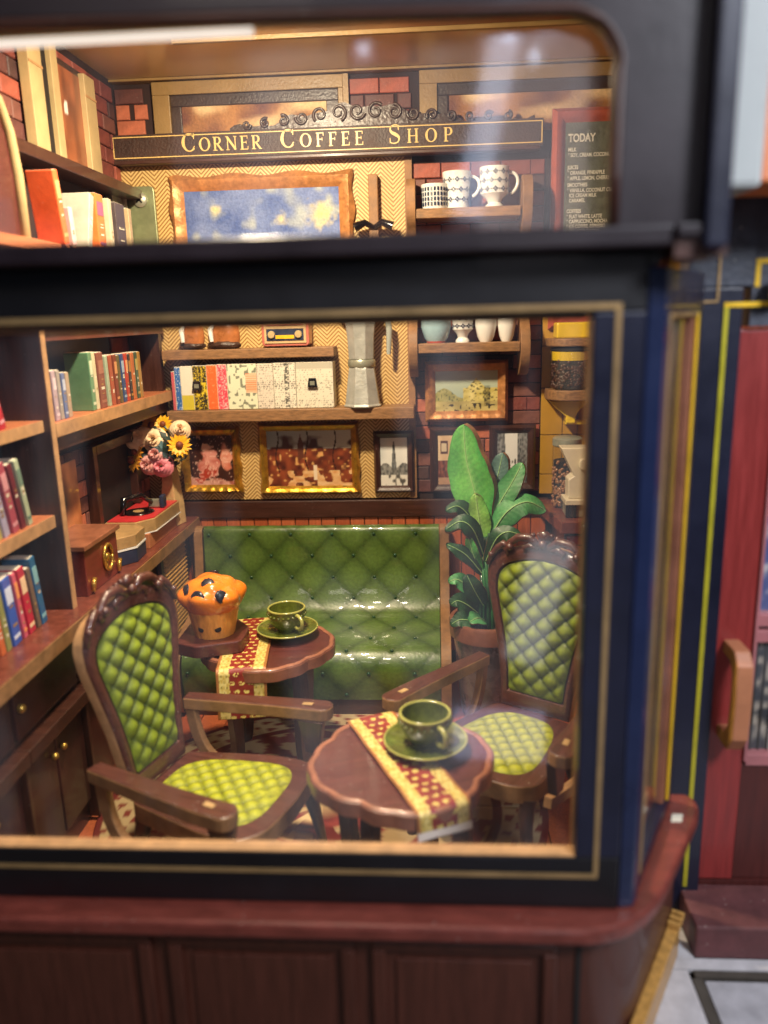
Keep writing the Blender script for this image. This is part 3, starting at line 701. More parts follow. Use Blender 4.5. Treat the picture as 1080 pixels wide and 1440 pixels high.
for j in range(6): B(-.985, -.765, 4.789, 4.793, -.035+j*.015, -.029+j*.015).build('grille_slat', 'radio_pink', rd)
for x in (-.98, -.77): MB().lathe([(.01, 0), (.013, .012)], (x, 4.84, -.166), 12).build('foot', 'dark_wood', rd)
# ---------------- amber ornaments
for i, (x, w_, lab) in enumerate(((-1.44, .085, 'small amber glass ornament on a dark rocky base, left on the radio shelf'), (-1.25, .115, 'larger amber glass ornament on a dark rocky base, nearer the radio'))):
    t = thing('ornament', lab, 'ornament', (x, 4.84, -.165), group='amber ornaments on the radio shelf')
    mb = MB().ball((x, 4.84, -.145), w_*.9, 16, 8, sc=(1, .6, .3)); mb.v = [(a+random.uniform(-.006, .006), b_, max(c, -.165)+random.uniform(0, .008)) for a, b_, c in mb.v]; mb.build('base', 'carving', t)
    MB().lathe([(w_*.75, 0), (w_*.85, .05), (w_*.8, .11), (w_*.5, .17), (.001, .19)], (x, 4.84, -.15), 24, sy=.5).build('glass_body', 'amber', t, smooth=60)
    MB().tube([(x-w_*.55, 4.79, -.12), (x-w_*.6, 4.79, -.05), (x-w_*.35, 4.80, .0)], [.012, .016, .008], 8).build('white_figure', 'white_china', t, smooth=60)  # bright highlight of the ornament modelled as a white tube
# ---------------- magazines & newspapers
mg = [('rose pink magazine, leftmost and shortest in the row of papers', .022, .235, 'c05a60', 'e08a88', .0),
      ('blue magazine with white spots between the pink and the white papers', .036, .262, '2a62a8', 'dbe6ee', .4),
      ('white magazine with a yellow foot between the blue and the black printed ones', .075, .265, 'e2dccb', 'c2b46a', .0),
      ('black and yellow printed magazine left of the orange one', .085, .267, '2c2824', 'dcc030', .5),
      ('orange magazine between the black printed one and the scarlet one', .062, .270, 'ee6a38', 'f2a070', .3),
      ('scarlet and white magazine right of the orange one', .062, .272, 'd8485a', 'f2c4bf', .5),
      ('pale green white newspaper with an orange block, right of the scarlet magazine', .18, .272, 'd8dcc0', '5c5c50', .2),
      ('grey newspaper with dense columns of print, third paper from the right end', .10, .270, 'd6ccbc', '6d6860', .5),
      ('newspaper with vertical headline, second from the right end of the row', .135, .274, 'dcd6c4', '4c4844', .5),
      ('widest folded newspaper at the right end beside the coffee pot', .225, .274, 'd9d3bf', '6a665c', .4)]
x = -1.585; z0 = -.525
for i, (lab, w_, h, c1, c2, am) in enumerate(mg):
    t = thing('newspaper' if 'newspaper' in lab else 'magazine', lab, 'newspaper' if 'newspaper' in lab else 'magazine', (x+w_/2, 4.87, z0), group='papers standing on the long shelf')
    B(x+.001, x+w_-.001, 4.812, 4.95, z0+.002, z0+h).build('pages', 'paper', t, bevel=.003)
    a, b_ = hx(c1), hx(c2)
    def fn(u, v, a=a, b_=b_, am=am, i=i, w_=w_):
        X = u*w_*100; Z = v*26; c = a
        if am:
            r_ = N1(X*2.6+i*7, Z*1.8); 
            if r_ > 1-am*.75 and (int(Z*1.6) % 2 == 0 or i in (3, 5)): c = mixc(a, b_, .9)
        if i == 2 and v < .35: c = hx('c8b83a')
        if i == 3 and .3 < v < .62 and N2(X*1.3, Z*.7) > .5: c = hx('d9be30')
        if i == 6:
            c = a
            if u > .62 and .35 < v < .8: c = mixc(hx('f08a60'), a, .6*(int(Z*1.6) % 2))
            elif (N2(X*.7+3, Z*.6) > .66): c = mixc(a, hx('55584c'), .8)
        if i == 8 and abs(u-.6) < .12: c = mixc(a, hx('3c3a38'), .9 if N2(Z*2.2, X) > .4 else 0)
        if i == 9 and v > .85: c = mixc(a, b_, .4)
        return c
    xz_print('spine_print', x+.002, x+w_-.002, 4.8105, z0+.004, z0+h-.003, max(8, int(w_*300)), 60, fn, t)
    if i in (3, 9):
        cx = x+w_*(.3 if i == 3 else .45); cz = z0+h*.55
        MB().prism([(cx-.03, cz-.025), (cx+.03, cz-.025), (cx+.022, cz+.03), (cx-.022, cz+.03)], 4.79, 4.81, 'y').build('clip', 'black_gloss', t, bevel=.003)
        B(cx-.014, cx+.014, 4.787, 4.79, cz-.012, cz+.012).build('clip_face', 'steel', t)
    x += w_
# ---------------- moka pot
mk = thing('moka_pot', 'tall faceted aluminium stovetop coffee pot on the long wooden shelf', 'coffee pot', (-.44, 4.86, -.525))
MB().lathe([(.114, 0), (.120, .008), (.110, .02), (.082, .22), (.079, .235)], (-.435, 4.86, -.525), 8, rot=R(22.5)).build('boiler', 'aluminium', mk, bevel=.003)
MB().lathe([(.077, 0), (.083, .008), (.083, .035), (.078, .045)], (-.435, 4.86, -.29), 24).build('collar', 'steel', mk, smooth=40)
MB().lathe([(.079, 0), (.084, .12), (.104, .30), (.106, .32), (.03, .36), (.001, .365)], (-.435, 4.86, -.243), 8, rot=R(22.5)).build('jug', 'aluminium', mk, bevel=.003)
MB().tube([(-.36, 4.86, -.01), (-.31, 4.86, .0), (-.272, 4.86, -.02), (-.266, 4.86, -.08), (-.272, 4.86, -.22)], [.018, .02, .02, .019, .013], 12).build('handle', 'clear_grip', mk, smooth=60)
MB().prism([(-.53, .0), (-.58, .06), (-.53, .07)], 4.84, 4.88, 'y').build('spout', 'aluminium', mk)

# ---------------- right side: yellow wall panel, jar shelf, counter
yp = thing('tiled_wall', 'mustard yellow tiled wall panel with thin dark grout lines at the right', 'wall panel', (1.07, 4.98, -1.1))
xs = [.642, .775, .865, 1.02, 1.18, 1.34, 1.5]
for i in range(len(xs)-1):
    for (z0, z1) in ((-1.1, -.98), (-.975, -.735), (-.73, -.45), (-.445, -.2), (-.195, .05), (.055, .4)):
        B(xs[i]+.002, xs[i+1]-.002, 4.962, 4.985, z0, z1).build('tile', 'yellow_wall', yp, bevel=.002)
B(.64, 1.5, 4.984, 4.999, -1.1, .42).build('grout', 'near_black', yp)
def jar_shelf(lab, z0, z1):
    poly = [(.66, 4.96), (.66, 4.87)]+[(.80+.14*math.cos(R(a)), 4.87+.13*math.sin(R(a))) for a in range(180, 271, 10)]+[(1.2, 4.74), (1.2, 4.96)]
    return tag(MB().prism(poly, z0, z1, 'z').build('jar_shelf', 'shelf_wood', bevel=.006), lab, 'shelf', 'rounded shelves on the yellow wall')
jar_shelf('rounded brown shelf just above the bean jar on the yellow wall', -.195, -.150)
jar_shelf('rounded brown shelf under the bean jar on the yellow wall', -.505, -.445)
tag(B(.70, .98, 4.78, 4.92, -.150, -.06).build('yellow_box', 'yellow', bevel=.01), 'yellow box resting on the top rounded shelf at the right', 'box')
def jar(lab, cx, cy, z, r, h, lid, beanm, fill, blab):
    t = thing('bean_jar', lab, 'jar', (cx, cy, z), group='coffee bean jars')
    MB().lathe([(r*.86, 0), (r, .02), (r, h*.9), (r*.93, h)], (cx, cy, z), 32).build('glass', 'jar_glass', t, smooth=50)
    m = MB().lathe([(.001, .006), (r*.82, .006), (r*.92, .03), (r*.92, h*fill), (.001, h*fill)], (cx, cy, z), 24, cap=False)
    m.build('bean_fill', 'near_black', t, smooth=50)
    rnd = random.Random(3); m = MB()
    for k in range(170):
        a = rnd.uniform(-math.pi, 0); zz_ = rnd.uniform(.015, h*fill); rr = r*.92
        m.ball((cx+rr*math.cos(a), cy+rr*math.sin(a), z+zz_), .011, 6, 4, sc=(1, .6, rnd.uniform(.6, 1.2)))
    stuff(m.build('beans', beanm, t, smooth='all'))
    MB().lathe([(r*.96, 0), (r*1.02, .006), (r*1.02, lid), (r*.9, lid+.008)], (cx, cy, z+h*.94), 32).build('lid', 'steel' if lid > .03 else 'near_black', t, smooth=40)
    return t
j1 = jar('round glass jar of dark coffee beans between the two rounded shelves', .80, 4.86, -.445, .118, .235, .012, 'bean', .72, '')
MB().lathe([(.112, 0), (.114, .05)], (.80, 4.86, -.275), 30, cap=False).build('label_band', 'yellow', j1)
yb = thing('yellow_bracket', 'bright yellow funnel shaped wall bracket under the bean jar shelf', 'bracket', (.8, 4.93, -.66))
MB().prism([(.68, -.515), (.93, -.515), (.86, -.57), (.835, -.61), (.835, -.65), (.78, -.65), (.78, -.61), (.72, -.56)], 4.86, 4.95, 'y').build('funnel', 'yellow', yb, bevel=.006)
B(.78, 1.0, 4.88, 4.955, -.66, -.635).build('foot_strip', 'yellow', yb, bevel=.003)
jar('tall glass jar of light coffee beans standing on the right counter', .775, 4.76, -1.135, .085, .39, .045, 'bean_light', .72, '')
gr = thing('coffee_grinder', 'cream white coffee grinder with angled body on the right counter', 'grinder', (.84, 4.55, -1.13))
MB().prism([(.745, -1.03), (.90, -1.03), (.90, -.74), (.70, -.74), (.775, -.90), (.745, -.92)][::1], 4.50, 4.62, 'y').build('body', 'grinder_white', gr, bevel=.006)
B(.725, .90, 4.46, 4.63, -1.06, -1.03).build('tray', 'grinder_white', gr, bevel=.004)
for x in (.735, .755, .78): B(x-.006, x+.006, 4.465, 4.475, -1.13, -1.06).build('foot', 'near_black', gr)
B(.735, .89, 4.48, 4.62, -1.13, -1.06).build('base', 'steel', gr)
MB().prism(rounded([(.80, -.86), (.9, -.86), (.9, -.80), (.80, -.80)], .02), 4.46, 4.5, 'y').build('spout', 'grinder_white', gr, bevel=.004)
rc = thing('service_counter', 'red fronted service counter with a brown top below the yellow wall', 'counter', (1.05, 4.6, FL))
MB().prism([(.62, 4.96), (.69, 4.38), (1.49, 4.38), (1.49, 4.96)], -1.205, -1.135, 'z').build('top', 'counter_top', rc, bevel=.006)
B(.72, 1.48, 4.45, 4.95, FL, -1.205).build('carcass', 'dark_wood_z', rc)
for i in range(3):
    x = .735+i*.25; B(x, x+.235, 4.428, 4.45, -1.95, -1.23).build('door', 'counter_red', rc, bevel=.006); d = LAST[0]
    f = MB(); f.box(x+.03, x+.205, 4.424, 4.428, -1.285, -1.28); f.box(x+.03, x+.035, 4.424, 4.428, -1.9, -1.285); f.box(x+.2, x+.205, 4.424, 4.428, -1.9, -1.285); f.build('bead', 'near_black', d)

# ---------------- dado, planks
wn = thing('wainscot', 'orange brown plank wainscot with a dark rail along the back wall', 'wainscot', (-.4, 4.97, FL))
B(-1.66, .70, 4.945, 4.968, -1.238, -1.125).build('rail', 'dark_wood', wn, bevel=.006)
B(-1.83, .70, 4.97, 4.999, FL, -1.2).build('backing', 'near_black', wn)
x = -1.70; i = 0
while x < .68:
    w_ = .088+random.uniform(-.008, .008); B(x+.003, x+w_-.003, 4.96, 4.985, FL+.1, -1.2385).build('plank', 'plank_orange' if i % 3 else 'plank_orange_b', wn, bevel=.002); x += w_; i += 1

# ================================================================ BENCH
def tuft(a, b_, p=.5): return (abs(math.sin(math.pi*a))*abs(math.sin(math.pi*b_)))**p
bn = thing('bench', 'glossy green tufted leather bench with brown wooden ends against the back wall', 'bench', (-.73, 4.6, FL))
prf = [(4.93, -1.32), (4.915, -1.284), (4.885, -1.272), (4.855, -1.29), (4.845, -1.34), (4.84, -1.47), (4.82, -1.60), (4.76, -1.74), (4.68, -1.805), (4.55, -1.825), (4.38, -1.835), (4.28, -1.855), (4.22, -1.92), (4.21, -2.02), (4.23, -2.14)]
def catmull(P, n):
    out = []
    L = len(P)-1
    for i in range(n+1):
        s_ = i/n*L; k = min(int(s_), L-1); t = s_-k; a, b_, c, d = [Vector(P[min(max(j, 0), L)]) for j in (k-1, k, k+1, k+2)]
        out.append(.5*((2*b_)+(c-a)*t+(2*a-5*b_+4*c-d)*t*t+(3*b_-a-3*c+d)*t**3))
    return out
pc = catmull(prf, 200); ln_ = [0]
for i in range(200): ln_.append(ln_[-1]+(pc[i+1]-pc[i]).length)
def bench_P(u, v):
    x = -1.475+1.49*u; f = v*200; k = min(int(f), 199); t = f-k; p = pc[k]*(1-t)+pc[k+1]*t; tg = (pc[k+1]-pc[k]).normalized()
    nrm = Vector((tg.y, -tg.x)); s_ = ln_[k]*(1-t)+ln_[k+1]*t
    if nrm.x > 0: nrm = -nrm
    a = x/.262+s_/.272; b_ = x/.262-s_/.272; h = .0028*tuft(a, b_, .5)
    ea = a-round(a); eb = b_-round(b_); h -= .003*math.exp(-(ea*ea+eb*eb)/.006)
    return (x, p.x+nrm.x*h, p.y+nrm.y*h)
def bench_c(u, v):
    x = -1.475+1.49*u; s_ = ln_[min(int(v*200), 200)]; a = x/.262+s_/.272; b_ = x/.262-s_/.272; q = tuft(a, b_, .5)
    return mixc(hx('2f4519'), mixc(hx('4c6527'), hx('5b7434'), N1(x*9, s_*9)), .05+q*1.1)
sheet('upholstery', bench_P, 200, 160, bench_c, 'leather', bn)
bt = MB()
for ia in range(-12, 12):
    for ib in range(-14, 8):
        x = (ia+ib)/2*.262; s_ = (ia-ib)/2*.272
        if -1.45 < x < .0 and .09 < s_ < ln_[-1]-.03:
            k = next(j for j in range(201) if ln_[j] >= s_); p = pc[k]
            q = MB().ball((x, p.x-.002, p.y), .0105, 10, 6, sc=(1, .8, 1)); q.build('button', 'leaf_dark', bn, smooth='all')
sd = [(4.93, FL+.02), (4.93, -1.27), (4.83, -1.27), (4.815, -1.45), (4.78, -1.62), (4.70, -1.74), (4.45, -1.79), (4.27, -1.82), (4.19, -1.90), (4.18, -2.05), (4.20, FL+.02)]
for x0, x1 in ((-1.535, -1.478), (.018, .078)):
    MB().prism(rounded(sd, .05, 4), x0, x1, 'x', 0, 1).build('side_panel', ['dark_wood_z', 'cut_edge_dark'], bn, bevel=.004)
B(-1.478, .018, 4.24, 4.9, FL, -2.14).build('plinth', 'dark_wood', bn)

# ================================================================ TABLES
def table(lab, cx, cy, rx, ry, rz):
    t = thing('table', lab, 'table', (cx, cy, FL), rz, 'small round pie crust tables')
    n = 160; poly = []
    for i in range(n):
        a = 2*math.pi*i/n; k = (abs(math.sin(2*a)))  # lobes between four cusps with little scallops
        s_ = 1+.035*math.cos(4*a)+.022*abs(math.sin(8*a))-.03*math.exp(-((((a*4/math.pi) % 2)-1)/.16)**2)
        poly.append((rx*s_*math.cos(a), ry*s_*math.sin(a)))
    m = MB().prism(poly, .592, .65, 'z', 0, 1)
    m.build('tabletop', ['mahogany', 'table_edge'], t, world=False, bevel=.005)
    inn = [(p[0]*.90, p[1]*.90) for p in poly]; rim = MB(); N = n
    rim.v = [(p[0]*.985, p[1]*.985, .651) for p in poly]+[(p[0]*.955, p[1]*.955, .661) for p in poly]+[(p[0]*.92, p[1]*.92, .6515) for p in poly]
    for j in range(2):
        for i in range(N): rim.f.append((j*N+i, j*N+(i+1) % N, (j+1)*N+(i+1) % N, (j+1)*N+i)); rim.mi.append(0)
    rim.build('moulded_rim', 'table_edge', t, world=False, smooth='all')
    MB().prism([(p[0]*.6, p[1]*.6) for p in poly], .54, .592, 'z').build('apron', 'dark_wood', t, world=False)
    for k in range(4):
        a = R(45+90*k); c, s_ = math.cos(a), math.sin(a); r0, r1 = rx*.66, rx*.80
        lg = MB(); w_ = .028
        for (r_, z) in ((r0, .592), ):
            pass
        pth = bez([(r0, .59), (r0+.07, .42), (r0-.03, .2), (r1, 0)], 10)
        for j, p in enumerate(pth):
            ww = w_*(1.25-.45*j/10); lg.v += [((p[0]+dx)*c-dy*s_, (p[0]+dx)*s_+dy*c, p[1]) for dx, dy in ((-ww, -w_), (ww, -w_), (ww, w_), (-ww, w_))]
        for j in range(10):
            for q in range(4): lg.f.append((j*4+q, j*4+(q+1) % 4, j*4+4+(q+1) % 4, j*4+4+q)); lg.mi.append(0)
        lg.f += [(3, 2, 1, 0), (40, 41, 42, 43)]; lg.mi += [0, 0]; lg.build('leg', 'dark_wood_z', t, world=False, bevel=.004)
    return t
TT = -1.6
table('round scalloped mahogany table in front, between the two armchairs', -.14, 2.69, .335, .345, R(20))
table('round scalloped mahogany table further back, in front of the bench', -.86, 3.78, .325, .335, R(5))
def runner_c(u, v, L, wd):
    U = u*wd; V = v*L; e = min(u, 1-u)
    base = mixc(hx('8f2b22'), hx('74201a'), N1(U*40, V*40))
    if v > .965 and L < .9: return hx('e8dcd0')
    if .06 < e < .26:
        c = mixc(hx('b8983c'), hx('e0cf84'), N1(U*120, V*100)); 
        if math.sin(V*110)*math.cos(e*60) > .72: c = hx('8a7a3a')
        return c
    if e <= .06: return mixc(base, hx('d8b65c'), .25)
    gx, gy = (u-.5)*9.5, V/.042; rw_ = math.floor(gy); fx = (gx+(rw_ % 2)*.9) % 1.8-.9; fy = gy-rw_-.5
    if (fx*fx*.9+fy*fy*6) < .32 and N2(U*160, V*160) > .33: return hx('d9c56a')
    return base
def runner(lab, A, Bp, wdt, dropA, dropB, dirw):
    """cloth strip lying on a tabletop from A to Bp, hanging dropA / dropB over the ends"""
    A = Vector(A); Bp = Vector(Bp); d = (Bp-A).normalized(); sd = Vector((d.y, -d.x, 0)); L0 = (Bp-A).length; L = dropA+L0+dropB; z = TT+.0145
    def P(u, v):
        s_ = v*L-dropA; x = (u-.5)*wdt
        def bend(e, drop):   # e distance past the edge
            r_ = .03
            a = min(e/r_, math.pi/2*.93); h = r_*math.sin(a); z_ = -r_*(1-math.cos(a)); rest = max(0, e-r_*math.pi/2*.93)
            return h+rest*math.cos(R(84)), z_-rest*math.sin(R(84))
        if s_ < 0: h, dz = bend(-s_, dropA); p = A-d*h
        elif s_ > L0: h, dz = bend(s_-L0, dropB); p = Bp+d*h
        else: p = A+d*s_; dz = 0
        w_ = .002*math.sin(s_*30+u*5)
        return (p.x+sd.x*x, p.y+sd.y*x, z+dz+w_)
    o = sheet('table_runner', P, 64, 240, lambda u, v: runner_c(u, v, L, wdt), 'cloth', None, origin=(A.x, A.y, TT))
    m = o.modifiers.new('thick', 'SOLIDIFY'); m.thickness = .004; m.offset = -1
    return tag(o, lab, 'table runner', 'red table runners')
runner('red table runner with gold borders on the front table, white end hanging towards the window', (-.275, 2.985, 0), (.005, 2.395, 0), .20, .04, .12, 0)
runner('red table runner with gold borders on the back table, beneath the muffin and cup', (-1.0, 4.08, 0), (-.925, 3.465, 0), .235, .03, .26, 0)

def cup(lab_c, lab_s, cx, cy, z, s_, hang, grp):
    sa = thing('saucer', lab_s, 'saucer', (cx, cy, z), group='green saucers')
    MB().lathe([(.001, 0), (.07*s_, 0), (.078*s_, .006), (.11*s_, .012), (.152*s_, .026), (.158*s_, .031), (.156*s_, .035), (.115*s_, .023), (.06*s_, .018), (.001, .018)], (cx, cy, z), 56, cap=False).build('plate', 'cup_green', sa, smooth=50)
    m = MB(); n = 56; m.tube([(cx+.155*s_*math.cos(2*math.pi*i/n), cy+.155*s_*math.sin(2*math.pi*i/n), z+.033) for i in range(n+1)], .0045*s_, 8); m.build('rim', 'cup_rim', sa, smooth='all')
    t = thing('teacup', lab_c, 'cup', (cx, cy, z+.018), group='green teacups')
    zc = z+.019; h = .118*s_
    MB().lathe([(.001, 0), (.052*s_, 0), (.054*s_, .008), (.062*s_, .016), (.08*s_, .035*s_), (.0945*s_, .075*s_), (.098*s_, h), (.088*s_, h), (.085*s_, .075*s_), (.07*s_, .035*s_), (.001, .022)], (cx, cy, zc), 56, cap=False).build('bowl', 'cup_green', t, smooth=50)
    m = MB(); m.tube([(cx+.093*s_*math.cos(2*math.pi*i/n), cy+.093*s_*math.sin(2*math.pi*i/n), zc+h) for i in range(n+1)], .0062*s_, 8); m.build('rim', 'cup_rim', t, smooth='all')
    m = MB()
    for i in range(24):
        a = 2*math.pi*i/24; m.ball((cx+.098*s_*math.cos(a), cy+.098*s_*math.sin(a), zc+.092*s_), .0085*s_, 8, 6, sc=(1, 1, .8))
    m.build('beading', 'cup_green', t, smooth='all')
    c, s2 = math.cos(R(hang)), math.sin(R(hang))
    pts = bez([(.09*s_, .10*s_), (.155*s_, .115*s_), (.165*s_, .05*s_), (.125*s_, .02*s_), (.078*s_, .036*s_)], 16)
    MB().tube([(cx+p[0]*c, cy+p[0]*s2, zc+p[1]) for p in pts], [.010*s_, .0105*s_]+[.0095*s_]*15, 10).build('handle', 'cup_rim', t, smooth='all')
cup('green glazed teacup on the front table, nearest the window', 'green saucer on the front table, nearest the window', -.05, 2.75, TT+.019, 1.0, -58, '')
cup('green glazed teacup on the back table, right of the muffin', 'green saucer on the back table, right of the muffin', -.775, 3.87, TT+.019, 1.0, -48, '')

# ---------------- muffin on its wooden block
tb = thing('wooden_block', 'flat reddish wooden serving block under the muffin', 'serving board', (-1.08, 3.72, TT))
MB().prism(rounded([(-1.28, 3.60), (-1.16, 3.545), (-.955, 3.625), (-.955, 3.80), (-1.05, 3.93), (-1.28, 3.90)], .03), TT+.014, TT+.078, 'z').build('block', 'mahogany', tb, bevel=.006)
mf = thing('muffin', 'large orange blueberry muffin standing on the wooden block', 'muffin', (-1.115, 3.73, TT+.078))
mx, my, mz = -1.115, 3.73, TT+.079; m = MB(); n = 96
for j in range(9):
    v = j/8; r0 = .096+.036*v
    for i in range(n): a = 2*math.pi*i/n; r_ = r0*(1+.028*abs(math.sin(a*9))**.5); m.v.append((mx+r_*math.cos(a), my+r_*math.sin(a), mz+.17*v))
for j in range(8):
    for i in range(n): m.f.append((j*n+i, j*n+(i+1) % n, (j+1)*n+(i+1) % n, (j+1)*n+i)); m.mi.append(0)
m.f.append(tuple(range(n))[::-1]); m.mi.append(0); m.build('wrapper', 'muffin_paper', mf, smooth=50)
lob = [(R(-100), .38, .07), (R(-40), .30, .075), (R(20), .35, .07), (R(85), .30, .07), (R(150), .35, .075), (R(-155), .30, .07), (R(-75), .95, .06), (R(10), 1.0, .05), (R(120), 1.0, .055), (0, 1.5, .05), (R(-150), .95, .05)]
m = MB(); nu, nv = 80, 36
for j in range(nv+1):
    el = -.55+(math.pi/2+.549)*j/nv
    for i in range(nu):
        a = 2*math.pi*i/nu; d = Vector((math.cos(a)*math.cos(el), math.sin(a)*math.cos(el), math.sin(el))); bmp = 0
        for la, le, am in lob:
            q = Vector((math.cos(la)*math.cos(le), math.sin(la)*math.cos(le), math.sin(le))); bmp = max(bmp, am*math.exp(-((d-q).length/.42)**2))
        r_ = .143+bmp*.52; m.v.append((mx+d.x*r_*1.0, my+d.y*r_*1.0, mz+.185+d.z*r_*.72))
for j in range(nv):
    for i in range(nu): m.f.append((j*nu+i, j*nu+(i+1) % nu, (j+1)*nu+(i+1) % nu, (j+1)*nu+i)); m.mi.append(0)
m.f.append(tuple(range(nu))[::-1]); m.mi.append(0); m.build('top', 'muffin_top', mf, smooth='all')
for (a, el, s_) in ((-101, .42, .030), (-58, .42, .026), (-85, 1.0, .026), (-140, .62, .024), (100, .8, .025)):
    d = Vector((math.cos(R(a))*math.cos(el), math.sin(R(a))*math.cos(el), math.sin(el)*.72)); p = Vector((mx, my, mz+.185))+d*.166
    q = MB().ball((0, 0, 0), s_, 10, 7, sc=(1.2, .26, 1.15)); rr = random.Random(int(a)+200); q.v = [(x+rr.uniform(-.004, .004), y, z+rr.uniform(-.005, .005)) for x, y, z in q.v]
    o = q.build('blueberry', 'berry', mf, world=False, smooth='all'); o.location = p-OFF[mf.name]; o.rotation_euler = d.to_track_quat('-Y', 'Z').to_euler()
for a in (-112, -66):
    q = MB().ball((0, 0, 0), .017, 12, 6, sc=(1, .3, 1)); o = q.build('dark_spot', 'near_black', mf, world=False, smooth='all')
    d = Vector((math.cos(R(a)), math.sin(R(a)), 0)); o.location = Vector((mx, my, mz+.055))+d*.108-OFF[mf.name]; o.rotation_euler = (0, 0, R(a+90))

# ================================================================ ARMCHAIRS  (local: faces +x, z = 0 on the floor)
def pad_sheet(name, outline, place, nrad, nang, hgt, sx, sy, m, parent, c0, c1):
    """radial grid inside a star-shaped outline; place(a,b,h) puts it in space"""
    mb = MB(); mb.cols = []
    for j in range(nrad+1):
        f = j/nrad
        for i in range(nang):
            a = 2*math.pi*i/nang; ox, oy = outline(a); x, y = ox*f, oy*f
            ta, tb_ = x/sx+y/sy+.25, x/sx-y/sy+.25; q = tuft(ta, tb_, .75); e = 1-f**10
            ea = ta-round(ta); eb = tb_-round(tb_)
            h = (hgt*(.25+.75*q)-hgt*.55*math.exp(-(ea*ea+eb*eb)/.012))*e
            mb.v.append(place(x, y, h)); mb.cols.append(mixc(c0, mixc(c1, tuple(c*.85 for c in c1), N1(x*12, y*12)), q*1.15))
    for j in range(nrad):
        for i in range(nang): mb.f.append((j*nang+i, j*nang+(i+1) % nang, (j+1)*nang+(i+1) % nang, (j+1)*nang+i)); mb.mi.append(0)
    return mb.build(name, m, parent, smooth='all', world=False, recalc=False)
def chair(lab, loc, rz):
    t = thing('armchair', lab, 'armchair', loc, rz, 'green tufted armchairs')
    wd = 'chair_wood'
    sp = [(-.27, -.20), (.12, -.29), (.27, -.29), (.335, -.21), (.355, 0), (.335, .21), (.27, .29), (.12, .29), (-.27, .20)]
    MB().prism(rounded(sp, .05, 4), .345, .425, 'z', 0, 1).build('seat_frame', [wd, 'cut_edge_dark'], t, world=False, bevel=.006)
    def so(a):
        c, s_ = math.cos(a), math.sin(a); x = .25*(abs(c)**.6)*(1 if c > 0 else -1); k = .205+.045*x/.25; return x, k*(abs(s_)**.6)*(1 if s_ > 0 else -1)
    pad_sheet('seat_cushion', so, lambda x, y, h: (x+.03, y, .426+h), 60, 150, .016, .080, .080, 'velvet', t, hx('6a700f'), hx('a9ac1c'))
    # back
    hw = [(0, .175), (.12, .185), (.3, .215), (.48, .262), (.6, .292), (.68, .285), (.735, .235), (.77, .15), (.785, .07), (.79, 0)]
    def half(z):
        for i in range(len(hw)-1):
            if hw[i][0] <= z <= hw[i+1][0]: k = (z-hw[i][0])/(hw[i+1][0]-hw[i][0]); k2 = k; return hw[i][1]*(1-k2)+hw[i+1][1]*k2
        return 0
    out = []
    zs = [.0, .06, .12, .2, .28, .36, .44, .52, .58, .63, .66, .69, .715, .74, .76, .775]
    out = [(half(z), z) for z in zs]+[(.06, .787), (0, .791), (-.06, .787)]+[(-half(z), z) for z in zs[::-1]]
    def BK(y, z, d): # back plane: leans away from the seat, slightly dished
        lean = .10; return (-.255-z*lean-.10*(y*y)*0-d*.99, y, .43+z-d*.15)
    def ring(poly, k, d): 
        cx, cz = 0, .42; return [BK(p[0]*k, cz+(p[1]-cz)*(k if p[1] > cz else k), d) for p in poly]
    n = len(out); m = MB(); K = .80
    rings = [ring(out, 1, .055), ring(out, 1, .01), ring(out, .97, 0), ring(out, .90, -.006), ring(out, .83, 0), ring(out, K, .02)]
    for r_ in rings: m.v += r_
    for j in range(5):
        for i in range(n): m.f.append((j*n+i, j*n+(i+1) % n, (j+1)*n+(i+1) % n, (j+1)*n+i)); m.mi.append(1 if j == 0 else 0)
    m.f.append(tuple(range(n))); m.mi.append(0); m.f.append(tuple(5*n+i for i in range(n))); m.mi.append(0)
    m.build('back_frame', [wd, 'cut_edge'], t, world=False, smooth=40)
    inner = [(p[0]*.80, (p[1]-.42)*.82) for p in out]; A = [math.atan2(p[1], p[0]) for p in inner]
    def bo(a):
        a = math.atan2(math.sin(a), math.cos(a)); best = None
        d = (math.cos(a), math.sin(a)); L = len(inner)
        for i in range(L):
            p, q = inner[i], inner[(i+1) % L]; ex, ey = q[0]-p[0], q[1]-p[1]; den = d[0]*ey-d[1]*ex
            if abs(den) < 1e-9: continue
            tt = (p[0]*ey-p[1]*ex)/den; uu = (p[0]*d[1]-p[1]*d[0])/den
            if tt > 0 and -1e-6 <= uu <= 1.000001: best = tt if best is None else min(best, tt)
        return d[0]*(best or .1)*.985, d[1]*(best or .1)*.985
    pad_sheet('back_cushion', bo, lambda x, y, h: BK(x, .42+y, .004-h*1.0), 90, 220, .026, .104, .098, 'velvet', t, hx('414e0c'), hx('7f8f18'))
    # carved crest
    c_ = MB()
    def tb3(pts, r): c_.tube([BK(p[0], p[1]-.015, -.006) for p in pts], r, 9)
    for s_ in (-1, 1):
        tb3([(s_*.02, .80), (s_*.07, .835), (s_*.13, .83), (s_*.17, .80), (s_*.19, .765), (s_*.175, .745)], [.016, .02, .019, .017, .015, .012])
        tb3([(s_*.175, .775), (s_*.205, .79), (s_*.235, .765), (s_*.262, .73), (s_*.28, .68)], [.012, .018, .017, .014, .010])
        c_.ball(BK(s_*.165, .765, -.02), .019, 10, 7); c_.ball(BK(s_*.262, .715, -.015), .016, 10, 7)
        tb3([(s_*.03, .79), (s_*.07, .80), (s_*.10, .785), (s_*.09, .765)], [.010, .014, .012, .008])
    c_.ball(BK(0, .835, -.008), .028, 12, 8, sc=(.8, 1.2, 1)); c_.ball(BK(0, .80, -.02), .02, 12, 8)
